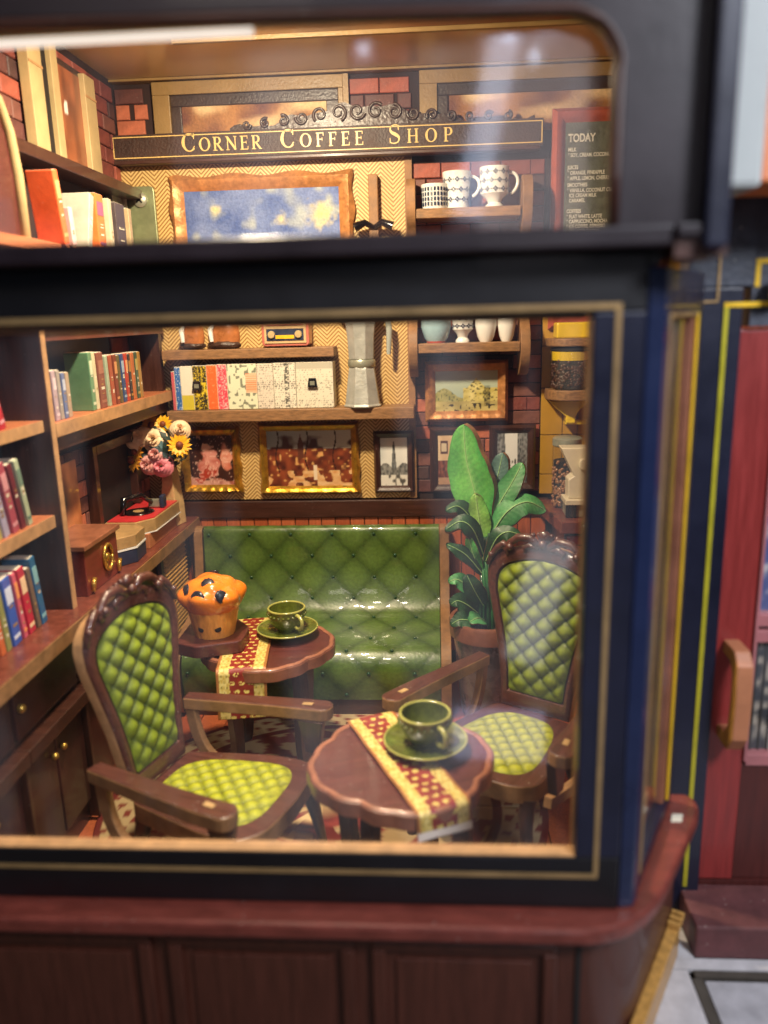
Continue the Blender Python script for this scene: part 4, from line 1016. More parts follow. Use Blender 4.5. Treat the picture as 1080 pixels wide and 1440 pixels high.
    for k in range(7): y = -.09+.03*k; c_.ball(BK(y, .845-.05*abs(y)*10*.4, .0), .013, 8, 6)
    c_.build('carved_crest', wd, t, world=False, smooth='all')
    for s_ in (-1, 1):
        # arm
        a = [(-.33, s_*.305), (-.10, s_*.345), (.12, s_*.385), (.30, s_*.40)]; w_ = .045
        pth = bez([(*p, 0) for p in a], 10); L_ = []; R_ = []
        for i, p in enumerate(pth):
            q = pth[min(i+1, 10)]-pth[max(i-1, 0)]; q.normalize(); ww = w_*(.75+.35*i/10); L_.append((p.x-q.y*ww, p.y+q.x*ww)); R_.append((p.x+q.y*ww, p.y-q.x*ww))
        tip = [(pth[-1].x+.045*math.cos(u), pth[-1].y+.05*math.sin(u)) for u in [R(d_) for d_ in (-70, -40, 0, 40, 70)]]
        poly = R_+tip+L_[::-1]
        MB().prism(poly, .575, .632, 'z', 0, 1).build('armrest', [wd, 'cut_edge_dark'], t, world=False, bevel=.007)
        MB().obox((.235, s_*.39, .6335), (.022, s_*.004, 0), (0, .012, 0), (0, 0, .0015)).build('peg', 'case_tan', t, world=False)
        MB().prism([(.235, .425), (.295, .425), (.32, .575), (.20, .575)], s_*.345, s_*.385, 'y').build('arm_post', 'dark_wood_z', t, world=False, bevel=.004)
        # curved J stretcher under the arm
        pj = bez([(-.30, s_*.30, .58), (-.28, s_*.31, .30), (-.20, s_*.32, .26), (.0, s_*.335, .30), (.26, s_*.33, .36)], 16); m = MB()
        for i, p in enumerate(pj):
            q = (pj[min(i+1, 16)]-pj[max(i-1, 0)]).normalized(); nn = Vector((-q.z, 0, q.x))*.024; e = Vector((0, .018, 0))
            m.v += [tuple(p-nn-e), tuple(p+nn-e), tuple(p+nn+e), tuple(p-nn+e)]
        for i in range(16):
            for q in range(4): m.f.append((i*4+q, i*4+(q+1) % 4, i*4+4+(q+1) % 4, i*4+4+q)); m.mi.append(0)
        m.f += [(0, 1, 2, 3), (64, 65, 66, 67)]; m.mi += [0, 0]
        m.build('curved_brace', 'cut_edge_dark', t, world=False, bevel=.004)
        for (x0, y0, x1, y1) in ((.27, s_*.25, .33, s_*.29), (-.23, s_*.17, -.34, s_*.20)):
            m = MB(); pz = bez([(x0, y0, .35), (x0+(.05 if x0 > 0 else 0), y0, .22), (x1-.02, y1, .12), (x1, y1, 0)], 8)
            m.tube(pz, [.036, .034, .031, .028, .026, .024, .022, .021, .022], 8); m.build('leg', 'dark_wood_z', t, world=False, smooth=50)
    return t
chL = chair('green tufted armchair at the left facing right, wooden arms', (-.90, 2.85, FL), R(-17))
chR = copy_tree(chL); chR.location = (.30, 3.26, FL); chR.rotation_euler = (0, 0, R(236)); chR['label'] = 'green tufted armchair at the right beside the window frame, turned to the camera'

# rug
def rug_c(u, v):
    x, y = (u-.5)*2, (v-.5)*2; r_ = math.hypot(x, y); a = math.atan2(y, x)
    c = hx('9c2f24')
    if .80 < r_ < .97: c = mixc(hx('b8a178'), hx('7c2e22'), 1 if math.sin(a*44)*math.sin(r_*70) > .35 else 0)
    if r_ < .78: c = mixc(hx('b09468'), hx('7c2a1e'), 1 if (N1(x*16+20, y*16+20) > .55) else 0)
    if r_ < .30: c = mixc(hx('7c241c'), hx('d8b987'), 1 if N2(x*20+9, y*20) > .62 else 0)
    if .76 < r_ < .80 or .97 < r_: c = hx('6a1c18')
    return c
o = sheet('rug', lambda u, v: (-.55+1.05*math.sqrt(max(0, u))*math.cos(2*math.pi*v), 3.35+.95*math.sqrt(max(0, u))*math.sin(2*math.pi*v), FL+.012), 60, 200,
          lambda u, v: rug_c(.5+.5*math.sqrt(u)*math.cos(2*math.pi*v), .5+.5*math.sqrt(u)*math.sin(2*math.pi*v)), 'rug', None, origin=(-.55, 3.35, FL))
m_ = o.modifiers.new('thick', 'SOLIDIFY'); m_.thickness = .008; m_.offset = -1
tag(o, 'round red and cream patterned rug on the orange plank floor under the tables', 'rug')

# ================================================================ PLANT
pt_ = thing('potted_plant', 'tall broad leaved plant in a brown pot between the bench and right armchair', 'plant', (.28, 4.25, FL))
px_, py_ = .285, 4.25
MB().lathe([(.13, 0), (.15, .01), (.195, .46), (.20, .50)], (px_, py_, FL+.03), 40).build('pot', 'pot_dark', pt_, smooth=50)
MB().lathe([(.195, 0), (.215, .005), (.222, .085), (.215, .10), (.195, .10), (.185, .05)], (px_, py_, FL+.51), 40, cap=False).build('pot_rim', 'terracotta', pt_, smooth=40)
MB().lathe([(.001, 0), (.195, 0)], (px_, py_, FL+.575), 30, cap=False).build('soil', 'soil', pt_)
LEAFC = {'leaf_bright': (hx('2f8a3c'), hx('6ab850'), hx('9ccf7c'), hx('3a7a34')), 'leaf_lime': (hx('5aa03c'), hx('93c75a'), hx('c2dd90'), hx('5a8a34')), 'leaf_mid': (hx('23642f'), hx('4a9656'), hx('90bf8a'), hx('1c4a28')),
         'leaf_dark': (hx('10301c'), hx('28502f'), hx('4c7a4c'), hx('0c2014')), 'leaf_blue': (hx('304f48'), hx('5d7f76'), hx('8aa69c'), hx('223a34'))}
MT['leafprint'] = attr_mat('leaf_print', 0.5, 0.08, .25, 60, .15)
def leaf(pts, wmax, nrm, mt, thick=.028, fold=.15, peak=.45, tail=.12):
    """spine through pts; blade perpendicular to nrm, thick tan cut edge"""
    sp = catmull3(pts, 36); nrm = Vector(nrm).normalized(); F = []; n = 36; K = [-1, -.86, -.7, -.5, -.3, -.12, 0, .12, .3, .5, .7, .86, 1]; W = len(K)
    base = LEAFC[mt]; m = MB(); m.cols = []
    for i, p in enumerate(sp):
        v = i/n; tg = (sp[min(i+1, n)]-sp[max(i-1, 0)]).normalized(); sd_ = tg.cross(nrm).normalized()
        w_ = wmax/2*(max(0, math.sin(math.pi*min(1, v**.8)))**.62)*(1 if v > peak else .55+.45*v/peak)+.004*(1-v)
        w_ *= 1+.035*math.sin(v*23)+.03*math.sin(v*9+wmax*40)
        F.append([p+sd_*w_*k+nrm*(fold*abs(k)*w_+.0016*math.sin(v*70-abs(k)*9)*abs(k)+.006*math.sin(v*14)*k) for k in K])
    for lay in (0, 1):
        for i, r_ in enumerate(F):
            v = i/n
            for k, q in zip(K, r_):
                m.v.append(tuple(q-nrm*thick*lay)); vein = .5+.5*math.sin(v*95-abs(k)*10)
                c = mixc(base[0], base[1], N1(v*5+wmax*50, k*2+9)*.7+(.35 if k < 0 else 0)); c = mixc(c, base[2], .30*vein*(1-abs(k))+max(0, .5-abs(k)*3)); m.cols.append(mixc(c, base[3], max(0, abs(k)-.85)*3))
    L = (n+1)*W
    for i in range(n):
        for k in range(W-1):
            a = i*W+k; m.f.append((a, a+1, a+W+1, a+W)); m.mi.append(0); m.f.append((L+a, L+a+W, L+a+W+1, L+a+1)); m.mi.append(0)
        for k in (0, W-1): a = i*W+k; m.f.append((a, a+W, L+a+W, L+a)); m.mi.append(1)
    m.f.append(tuple(n*W+k for k in range(W))+tuple(L+n*W+k for k in range(W-1, -1, -1))); m.mi.append(1)
    o = m.build('leaf', ['leafprint', 'cut_edge_dark'], pt_, smooth=50)
    rib_ = MB().tube([p+nrm*.003 for p in sp[:-3]], [.0036*(1-.7*i/n) for i in range(n-2)], 6); rib_.build('midrib', 'rib', o, smooth='all')
    return o
def catmull3(P, n):
    out = []; L = len(P)-1; P = [Vector(p) for p in P]
    for i in range(n+1):
        s_ = i/n*L; k = min(int(s_), L-1); t = s_-k; a, b_, c, d = [P[min(max(j, 0), L)] for j in (k-1, k, k+1, k+2)]
        out.append(.5*((2*b_)+(c-a)*t+(2*a-5*b_+4*c-d)*t*t+(3*b_-a-3*c+d)*t**3))
    return out
fr_ = (-.18, -1, .12)
leaf([(.27, 4.38, -1.20), (.22, 4.40, -.98), (.17, 4.42, -.78), (.155, 4.42, -.585)], .255, (-.5, -1, .0), 'leaf_bright', .05)
leaf([(.255, 4.34, -1.25), (.235, 4.33, -1.10), (.215, 4.33, -.955)], .125, (-.1, -1, .1), 'leaf_lime', .02)
leaf([(.31, 4.46, -1.06), (.345, 4.47, -.90), (.375, 4.47, -.755)], .135, (-.5, -1, .1), 'leaf_blue', .03)
leaf([(.275, 4.36, -1.22), (.335, 4.36, -1.05), (.42, 4.37, -.90), (.475, 4.40, -.80)], .135, (-.35, -1, .25), 'leaf_mid', .03)
leaf([(.29, 4.34, -1.22), (.38, 4.30, -1.06), (.49, 4.30, -1.0), (.60, 4.32, -1.055)], .15, (.0, -1, .9), 'leaf_mid', .018, -.3)
leaf([(.25, 4.36, -1.25), (.19, 4.33, -1.10), (.12, 4.30, -1.02), (.05, 4.28, -1.04)], .10, (-.1, -1, .6), 'leaf_dark', .018, -.3)
leaf([(.26, 4.30, -1.30), (.20, 4.24, -1.14), (.13, 4.22, -1.085), (.045, 4.22, -1.135)], .10, (-.1, -1, .7), 'leaf_dark', .025, -.2)
leaf([(.27, 4.28, -1.33), (.32, 4.20, -1.18), (.38, 4.18, -1.135), (.455, 4.18, -1.155)], .095, (.1, -1, .7), 'leaf_dark', .025, -.2)
leaf([(.25, 4.28, -1.40), (.17, 4.24, -1.29), (.11, 4.22, -1.24), (.05, 4.22, -1.21)], .075, (-.1, -1, .6), 'leaf_dark', .025, -.2)
leaf([(.25, 4.30, -1.42), (.20, 4.26, -1.28), (.17, 4.25, -1.17)], .07, (-.3, -1, .2), 'leaf_bright', .015)
leaf([(.29, 4.32, -1.40), (.33, 4.28, -1.27), (.36, 4.26, -1.19)], .08, (.3, -1, .2), 'leaf_dark', .02)
leaf([(.26, 4.25, -1.55), (.17, 4.2, -1.45), (.11, 4.18, -1.40), (.06, 4.18, -1.415)], .085, (-.1, -1, .5), 'leaf_mid', .015)
leaf([(.26, 4.25, -1.65), (.17, 4.18, -1.55), (.11, 4.16, -1.515), (.07, 4.16, -1.54)], .10, (-.1, -1, .4), 'leaf_dark', .015)
leaf([(.26, 4.24, -1.66), (.18, 4.14, -1.62), (.12, 4.12, -1.61), (.07, 4.12, -1.64)], .10, (-.1, -1, .7), 'leaf_dark', .015)
leaf([(.27, 4.24, -1.60), (.20, 4.16, -1.45), (.16, 4.15, -1.36)], .11, (-.2, -1, .3), 'leaf_dark', .015)
leaf([(.27, 4.22, -1.66), (.22, 4.12, -1.60), (.17, 4.06, -1.60)], .10, (-.1, -.8, .8), 'leaf_mid', .012)
for i, (bx, tx, tz) in enumerate(((.27, .265, -1.2), (.29, .275, -1.2), (.31, .29, -1.18), (.25, .25, -1.26), (.33, .30, -1.22), (.23, .245, -1.35), (.30, .285, -1.3), (.28, .262, -1.3))):
    MB().tube([(bx, 4.22-.01*i, -1.68), ((bx+tx)/2+.01, 4.26, -1.45), (tx, 4.33, tz)], [.012, .011, .009], 8).build('stem', 'leaf_dark' if i % 3 else 'leaf_mid', pt_, smooth='all')

# ================================================================ LEFT: base cabinet, bookcase, counter things
CT = -1.22
bc = thing('base_cabinet', 'long low reddish cabinet with brass knobs along the left wall', 'cabinet', (-1.68, 3.6, FL))
B(LW, -1.53, 2.12, 4.99, CT-.075, CT).build('top', 'counter_top', bc, bevel=.006)
B(-1.53, -1.525, 2.12, 4.99, CT-.07, CT-.006).build('top_edge', 'cut_edge_dark', bc)
B(LW, -1.63, 2.12, 4.95, FL, CT-.075).build('carcass', 'dark_wood_z', bc)
for i in range(4):
    y = 2.15+i*.55
    B(-1.63, -1.605, y, y+.52, CT-.33, CT-.095).build('drawer', 'cab_red', bc, bevel=.006); d = LAST[0]
    MB().ball((-1.59, y+.26 if i != 1 else 2.72, CT-.20), .018, 12, 8).build('knob', 'brass', d, smooth='all')
    B(-1.63, -1.56, y-.015, y+.535, CT-.42, CT-.36).build('ledge', 'dark_wood', bc, bevel=.005)
    for k in (0, 1):
        yy = y+k*.265; B(-1.63, -1.605, yy, yy+.255, FL+.12, CT-.44).build('door', 'cab_red', bc, bevel=.006); d = LAST[0]
        MB().ball((-1.59, yy+(.22 if k == 0 else .035), CT-.52), .015, 12, 8).build('knob', 'brass', d, smooth='all')
    B(-1.63, -1.58, y-.028, y-.003, FL+.02, CT-.42).build('stile', 'dark_wood_z', bc, bevel=.004)
lp = thing('louvre_panel', 'gold slatted louvre panel under the counter beside the bench', 'louvre', (-1.56, 4.55, FL))
B(-1.60, -1.575, 4.32, 4.36, FL, CT-.08).build('post', 'dark_wood_z', lp); B(-1.60, -1.575, 4.75, 4.79, FL, CT-.08).build('post', 'dark_wood_z', lp)
for k in range(26):
    z = CT-.10-k*.026; MB().obox((-1.575, 4.555, z), (.012, 0, -.009), (0, .195, 0), (.002, 0, .003)).build('slat', 'cane', lp)
B(-1.605, -1.60, 4.36, 4.75, -1.95, CT-.08).build('backing', 'near_black', lp)
bk = thing('bookcase', 'tall open wooden bookcase with tan edges standing on the left cabinet', 'bookcase', (-1.72, 3.4, CT))
def upright(y, z0, z1, w_=.045, xf=-1.60): 
    B(LW+.01, xf-.004, y, y+w_, z0, z1).build('upright', 'dark_wood_z', bk); B(xf-.004, xf, y+.003, y+w_-.003, z0, z1).build('edge_strip', 'cut_edge', LAST[0])
upright(3.255, CT, .04); upright(2.16, CT, .04)
B(LW+.002, LW+.012, 2.12, 4.52, -.56, .02).build('back_board', 'case_navy', bk)
B(LW+.002, LW+.012, 2.12, 3.255, CT, -.56).build('back_board', 'near_black', bk)
def bshelf(y0, y1, ztop, th=.05, xf=-1.63):
    B(LW+.012, xf-.004, y0, y1, ztop-th, ztop).build('shelf_board', 'shelf_edge_red', bk); B(xf-.004, xf, y0, y1, ztop-th+.002, ztop-.001).build('edge_strip', 'cut_edge', LAST[0])
bshelf(2.205, 3.253, -.385); bshelf(2.205, 3.253, -.79, .055); bshelf(2.205, 3.253, .035, .045)
bshelf(3.302, 4.86, -.405, .06, -1.60); bshelf(3.302, 4.86, .03, .045, -1.60)
B(-1.66, -1.625, 3.302, 4.86, -.065, -.02).build('valance', 'mahogany', bk); B(-1.68, -1.63, 3.302, 4.86, -.53, -.466).build('valance', 'dark_wood', bk)
B(LW+.02, -1.64, 4.81, 4.86, -.405, -.02).build('end_board', 'dark_wood_z', bk)
B(LW+.02, -1.66, 4.87, 4.90, -.56, .02).build('end_board', 'dark_wood_z', bk)
MB().tube([(-1.70, 4.87, -.55), (-1.70, 4.87, -.47)], .006, 8).build('rod', 'steel', bk); MB().tube([(-1.68, 4.86, -.66), (-1.68, 4.86, .02)], .006, 8).build('rod', 'steel', bk)
# books
def book(lab, y, z, th, h, col, lean=0, dep=.12, xf=-1.65, deco=None, g='books in the left bookcase'):
    t = thing('book', lab, 'book', (xf-dep/2, y, z), group=g)
    key = 'cover_'+col
    if key not in MT: D(key, hx(col), .4, .22, 9, coat=.25, dust=.3)
    def bx(x0, x1, y0, y1, z0, z1, name, m, bv=0):
        o = MB().box(x0, x1, y0, y1, z0, z1).build(name, m, t, world=False, bevel=bv); return o
    bx(-dep/2, dep/2, -th/2, th/2, 0, h, 'cover', key, .004)
    bx(-dep/2+.004, dep/2-.006, -th/2+.004, th/2-.004, h-.003, h+.0015, 'pages', 'paper')
    if deco:
        k2 = 'cover_'+deco
        if k2 not in MT: D(k2, hx(deco), .4, .2, 9, coat=.2)
        bx(dep/2, dep/2+.0015, -th*.38, th*.38, h*.62, h*.86, 'title_band', k2); bx(dep/2, dep/2+.0015, -th*.38, th*.38, h*.1, h*.15, 'title_band', k2)
    rb = random.Random(lab)
    for k in range(rb.randint(2, 4)):
        zk = h*rb.uniform(.2, .6); bx(dep/2, dep/2+.001, -th*rb.uniform(.1, .3), th*rb.uniform(.1, .3), zk, zk+h*rb.uniform(.015, .05), 'title_mark', 'gold_line' if rb.random() < .5 else 'paper')
    t.rotation_euler = (lean, 0, 0)
    return t
L1 = -.385; L2 = -.79; L3 = CT; FS = -.405
for (lab, y, z, th, h, col, lean, deco) in (
    ('red leaning book on the upper shelf at the left picture edge', 2.98, L1, .045, .26, 'b02a38', R(14), 'd89aa0'),
    ('dark red book behind the leaning one on the upper left shelf', 2.90, L1, .04, .28, '7c2028', R(14), 'e07050'),
    ('pale green mottled book leaning rightmost on the middle left shelf', 3.09, L2, .035, .285, 'a9b79a', R(12), '6f8a7a'),
    ('dark maroon book next to the pale green book, middle left shelf', 3.035, L2, .035, .275, '6a2230', R(12), None),
    ('pinkish red book in the middle of the middle left shelf', 2.975, L2, .05, .29, 'a84a5c', R(12), 'd89aa4'),
    ('pale lilac book left of the pinkish red one, middle left shelf', 2.905, L2, .04, .27, 'a9a4c0', R(12), None),
    ('olive yellow book at the left end of the middle left shelf', 2.85, L2, .035, .26, 'b3a860', R(11), None),
    ('blue and teal book rightmost on the lowest left shelf', 3.10, L3, .045, .305, '1f5c84', R(9), '7fb0b8'),
    ('grey brown book left of the teal book, lowest left shelf', 3.055, L3, .03, .27, '6c5a4c', R(9), None),
    ('crimson book with a cream label on the lowest left shelf', 2.995, L3, .05, .29, 'b42a40', R(8), 'e8c49a'),
    ('orange and pink thin book on the lowest left shelf', 2.94, L3, .028, .285, 'c8586a', R(8), 'e8925c'),
    ('wide royal blue book with white pattern, lowest left shelf', 2.875, L3, .06, .285, '3458a8', R(7), 'cfd6e6'),
    ('olive book left of the royal blue book, lowest left shelf', 2.81, L3, .035, .25, '8a8a50', R(7), None),
    ('orange book at the left end of the lowest left shelf', 2.765, L3, .035, .24, 'c8663a', R(6), None)):
    book(lab, y, z, th, h, col, lean, deco=deco)
fb = [('pale pink slim book first beside the upright on the far shelf', 3.40, .038, .215, 'b09aa4', 'd8c4cc'), ('grey beige slim book second on the far shelf', 3.445, .032, .215, '9c948c', None), ('slate blue slim book third on the far shelf', 3.485, .032, .20, '5f6f9c', 'b4bcd0'), ('tan slim book fourth on the far shelf, before the gap', 3.525, .035, .20, 'a89480', None),
      ('sage green book after the gap on the far shelf', 3.79, .04, .275, '5f8a6a', 'c8d4b8'), ('cream book right of the sage green book, far shelf', 3.835, .032, .275, 'c8c0a0', None), ('wide brown red book in the middle of the far shelf', 3.905, .075, .27, '7c4a40', '9c6a58'),
      ('pale mint slim book on the far shelf', 3.985, .03, .25, '9cac94', None), ('rust brown book on the far shelf right of mint', 4.035, .04, .25, '9a5038', None), ('chestnut book with tan band on the far shelf', 4.09, .04, .25, '70382a', 'c89060'), ('dark olive book on the far shelf', 4.14, .035, .245, '5a5434', None), ('navy blue book on the far shelf', 4.19, .04, .25, '2c4878', '9ab0c8'), ('scarlet book between the navy and black books', 4.24, .035, .25, 'a83a2a', 'd8a070'), ('near black book on the far shelf', 4.285, .035, .245, '2c2c30', 'a87a40'), ('orange brown book on the far shelf', 4.335, .04, .25, 'b0653a', None), ('dark green book nearly last on the far shelf', 4.39, .04, .25, '2f4c3c', 'b0a060'), ('gold brown book last on the far shelf', 4.44, .035, .25, '9a7438', None)]
for (lab, y, th, h, col, deco) in fb: book(lab, y, FS, th, h, col, R(random.uniform(0, 2)), deco=deco, xf=-1.63)

# small wall picture on brick + objects on the counter
wp = thing('wall_picture', 'small unframed picture of a brown jug on the left brick wall', 'picture', (-1.82, 3.72, -1.0))
sheet('print', lambda u, v: (-1.812, 3.60+.30*u, -1.0+.34*v), 40, 40, lambda u, v: mixc(mixc(hx('8a4a2c'), hx('d98f58'), N1(u*6, v*6)), hx('2a1a14'), 1.2-math.hypot((u-.45)/.3, (v-.45)/.34)), 'print', wp, smooth=False)
B(-1.822, -1.813, 3.60, 3.90, -1.0, -.66).build('board', 'cut_edge', wp)
dbx = thing('drawer_box', 'reddish wooden box with a round gold medallion behind the bookcase upright', 'box', (-1.70, 3.72, CT))
B(-1.82, -1.60, 3.42, 3.80, CT, -1.0).build('body', 'drawer_red', dbx, bevel=.005)
B(-1.825, -1.585, 3.40, 3.82, -1.0, -.975).build('lid', 'table_edge', dbx, bevel=.004)
mm = MB(); n = 28; mm.tube([(-1.592, 3.66+.048*math.cos(2*math.pi*i/n), -1.10+.062*math.sin(2*math.pi*i/n)) for i in range(n+1)], .009, 8); mm.build('medallion', 'brass', dbx, smooth='all'); MB().ball((-1.595, 3.66, -1.10), .022, 12, 8, sc=(.5, 1, 1)).build('boss', 'brass', dbx, smooth='all')
for y in (3.46, 3.77): MB().tube([(-1.592, y, -1.205), (-1.588, y, -1.17), (-1.59, y+.02, -1.15)], .012, 8).build('corner_mount', 'brass', dbx, smooth='all')
cse = thing('small_case', 'little tan and navy hexagonal case in front of the record player', 'case', (-1.66, 4.10, CT))
hexp = [(-1.79, 3.87), (-1.64, 3.86), (-1.565, 3.96), (-1.575, 4.12), (-1.65, 4.185), (-1.79, 4.185)]
MB().prism(hexp, CT, CT+.075, 'z').build('base', 'case_navy', cse, bevel=.004)
MB().prism([(p[0]+(.004 if p[0] > -1.7 else 0), p[1]) for p in hexp], CT+.077, CT+.086, 'z').build('trim', 'white_china', cse)
MB().prism(hexp, CT+.087, CT+.15, 'z').build('lid', 'case_tan', cse, bevel=.004)
rp = thing('record_player', 'portable record player with red deck and open dark lid on the left counter', 'record player', (-1.68, 4.45, CT))
B(-1.80, -1.585, 4.20, 4.68, CT, CT+.085).build('lower_case', 'case_pink', rp, bevel=.004)
MB().prism([(-1.81, 4.16), (-1.64, 4.16), (-1.565, 4.27), (-1.565, 4.70), (-1.81, 4.70)], CT+.09, CT+.16, 'z').build('upper_case', 'case_tan', rp, bevel=.004)
MB().prism([(-1.80, 4.17), (-1.645, 4.17), (-1.572, 4.275), (-1.572, 4.69), (-1.80, 4.69)], CT+.161, CT+.166, 'z').build('deck', 'record_red', rp)
MB().prism([(-1.80, 4.155), (-1.637, 4.155), (-1.560, 4.265), (-1.560, 4.705), (-1.80, 4.705)], CT+.0855, CT+.0895, 'z').build('white_seam', 'white_china', rp)
MB().lathe([(.001, 0), (.088, 0), (.09, .004), (.088, .007), (.03, .008), (.001, .008)], (-1.70, 4.38, CT+.166), 40).build('record', 'black_gloss', rp, smooth=30)
MB().lathe([(.001, 0), (.03, 0), (.03, .002)], (-1.70, 4.38, CT+.174), 24).build('record_label', 'case_tan', rp)
MB().tube([(-1.76, 4.30, CT+.17), (-1.76, 4.33, CT+.25), (-1.70, 4.42, CT+.26), (-1.66, 4.50, CT+.20)], [.016, .02, .018, .014], 10).build('tone_arm', 'black_gloss', rp, smooth='all')
B(-1.68, -1.61, 4.49, 4.53, CT+.17, CT+.215).build('head', 'steel', rp, bevel=.004); B(-1.61, -1.585, 4.48, 4.54, CT+.167, CT+.24).build('arm_rest', 'case_navy', rp, bevel=.006)
f = MB(); f.box(-1.825, -1.77, 4.02, 4.07, CT+.10, -.62); f.box(-1.825, -1.77, 4.60, 4.66, CT+.17, -.62); f.box(-1.825, -1.77, 4.07, 4.60, -.67, -.62); f.build('lid_frame', 'dark_wood_z', rp, bevel=.004)
B(-1.828, -1.815, 4.07, 4.60, CT+.15, -.67).build('lid_panel', 'near_black', rp)
vs = thing('vase', 'tall tapered tan vase beside the record player', 'vase', (-1.63, 4.76, CT))
MB().lathe([(.075, 0), (.072, .12), (.05, .33), (.045, .36)], (-1.625, 4.76, CT+.001), 4, rot=R(30)).build('body', 'vase_tan', vs, bevel=.004)
fc = Vector((-1.645, 4.69, -.725))
bq = thing('bouquet', 'dense bouquet of yellow sunflowers and pink and cream roses in the tan vase', 'flowers', tuple(fc))
q = MB(); rnd = random.Random(5)
for k in range(110):
    d = Vector((rnd.gauss(0, 1), rnd.gauss(0, .7)-.4, rnd.gauss(0, .8))).normalized(); p = fc+Vector((d.x*.165, d.y*.10, d.z*.125)); a = rnd.uniform(.025, .04); u_ = d.cross(Vector((rnd.random(), rnd.random(), rnd.random()))).normalized(); v_ = d.cross(u_)
    q.add([p-u_*a, p+v_*a*.5+d*.01, p+u_*a+d*.012, p-v_*a*.5+d*.01], [(0, 1, 2, 3)], k % 2)
q.build('foliage', ['foliage_grey', 'foliage_dark'], bq, recalc=False)
MB().ball(tuple(fc), .12, 16, 10, sc=(1.1, .7, .85)).build('core', 'foliage_dark', bq, smooth='all')
MB().tube([tuple(fc+Vector((0, .02, -.05))), (-1.63, 4.76, CT+.30)], [.03, .02], 8).build('stem', 'foliage_dark', bq)
def flower(dx, dz, r, kind, dy=-.085):
    dx *= 1.15; dz *= 1.05
    c = fc+Vector((dx, dy, dz)); nrm = Vector((dx*2.2, -1, dz*1.6+.25)).normalized(); u_ = nrm.cross(Vector((0, 0, 1))).normalized(); v_ = u_.cross(nrm); m = MB()
    if kind in ('sun', 'gold'):
        for lay in (0, 1):
            for k in range(14):
                a = 2*math.pi*(k+.5*lay)/14+rnd.uniform(-.08, .08); d = u_*math.cos(a)+v_*math.sin(a); s2 = nrm.cross(d); L_ = r*(1-.15*lay)
                m.add([c+d*r*.25, c+d*L_*.62+s2*r*.15+nrm*.006, c+d*L_+nrm*(.002+.012*lay), c+d*L_*.62-s2*r*.15+nrm*.006], [(0, 1, 2, 3)])
        o = m.build('sunflower', 'petal_yellow' if kind == 'sun' else 'petal_gold', bq, recalc=False)
        MB().ball(tuple(c+nrm*.008), r*.30, 10, 6).build('seed_head', 'seed', o, smooth='all')
    else:
        r *= 1.25
        for lay in range(5):
            R0 = r*(1-.19*lay); N_ = 6-lay//2
            for k in range(N_):
                a = 2*math.pi*(k+.37*lay)/N_; vs_ = []
                for jj in range(4):
                    for ii in range(5):
                        aa = a+(ii-2)*.30; rr = R0*(.35+.65*jj/3); hgt = .022*(jj/3)**.5*(lay*.42)-.012*(jj/3)**3*(4-lay)*.5+.006*lay; d = u_*math.cos(aa)+v_*math.sin(aa); vs_.append(c+d*rr+nrm*(hgt+.003*((ii-2)**2)*-.4))
                m.add(vs_, [(jj*5+ii, jj*5+ii+1, jj*5+ii+6, jj*5+ii+5) for jj in range(3) for ii in range(4)])
        o = m.build('rose', {'cream': 'petal_cream', 'pink': 'petal_pink', 'rose': 'petal_rose'}[kind], bq, recalc=False, smooth='all')
for f_ in ((.125, .02, .075, 'sun'), (-.13, -.06, .078, 'gold'), (-.11, -.015, .065, 'gold'), (-.03, .125, .07, 'gold', -.02), (.03, .13, .06, 'sun', -.02), (-.005, .055, .062, 'cream'), (-.12, .055, .055, 'cream'), (-.075, .075, .05, 'cream'), (.125, .105, .05, 'cream', -.05), (.0, -.025, .055, 'pink'), (.02, -.095, .058, 'rose'), (-.05, -.085, .055, 'pink')): flower(*f_)
# upper left: tall pale slatted boards, ledge, leaning books
ul = thing('window_recess', 'tall recessed window openings with pale wooden jambs high on the left brick wall', 'window', (-1.8, 4.1, .76))
B(LW+.005, -1.79, 3.92, 4.05, .70, CE-.01).build('recess', 'near_black', ul)
B(LW+.005, -1.795, 4.14, 4.46, .74, 1.25).build('recess', 'carving', ul)
for (y0, y1, z0, z1) in ((3.80, 3.93, .76, 1.34), (4.03, 4.10, .74, 1.345), (4.40, 4.53, .76, 1.24)): B(-1.815, -1.765, y0, y1, z0, z1).build('jamb', 'cream', ul, bevel=.004)
for (y0, y1) in ((3.80, 3.93), (4.40, 4.53)): B(-1.765, -1.762, y0, y1, 1.13, 1.14).build('groove', 'cut_edge', ul)
sheet('painted_scene', lambda u, v: (-1.793, 4.16+.24*u, .78+.44*v), 30, 30, lambda u, v: mixc(mixc(hx('a5603a'), hx('6a3a24'), N1(u*5, v*5)), hx('e8e4dc'), 1 if (u < .3 and N2(u*4, v*7) > .62) else 0), 'print', ul, smooth=False)
lg = thing('wall_ledge', 'dark wooden ledge below the high left windows', 'ledge', (-1.75, 4.1, .70))
B(LW, -1.70, 2.9, 4.95, .70, .755).build('ledge_board', 'dark_wood', lg, bevel=.004)
B(LW, -1.62, 3.0, 4.95, .30, .345).build('lower_board', 'shelf_edge_red', lg, bevel=.004)
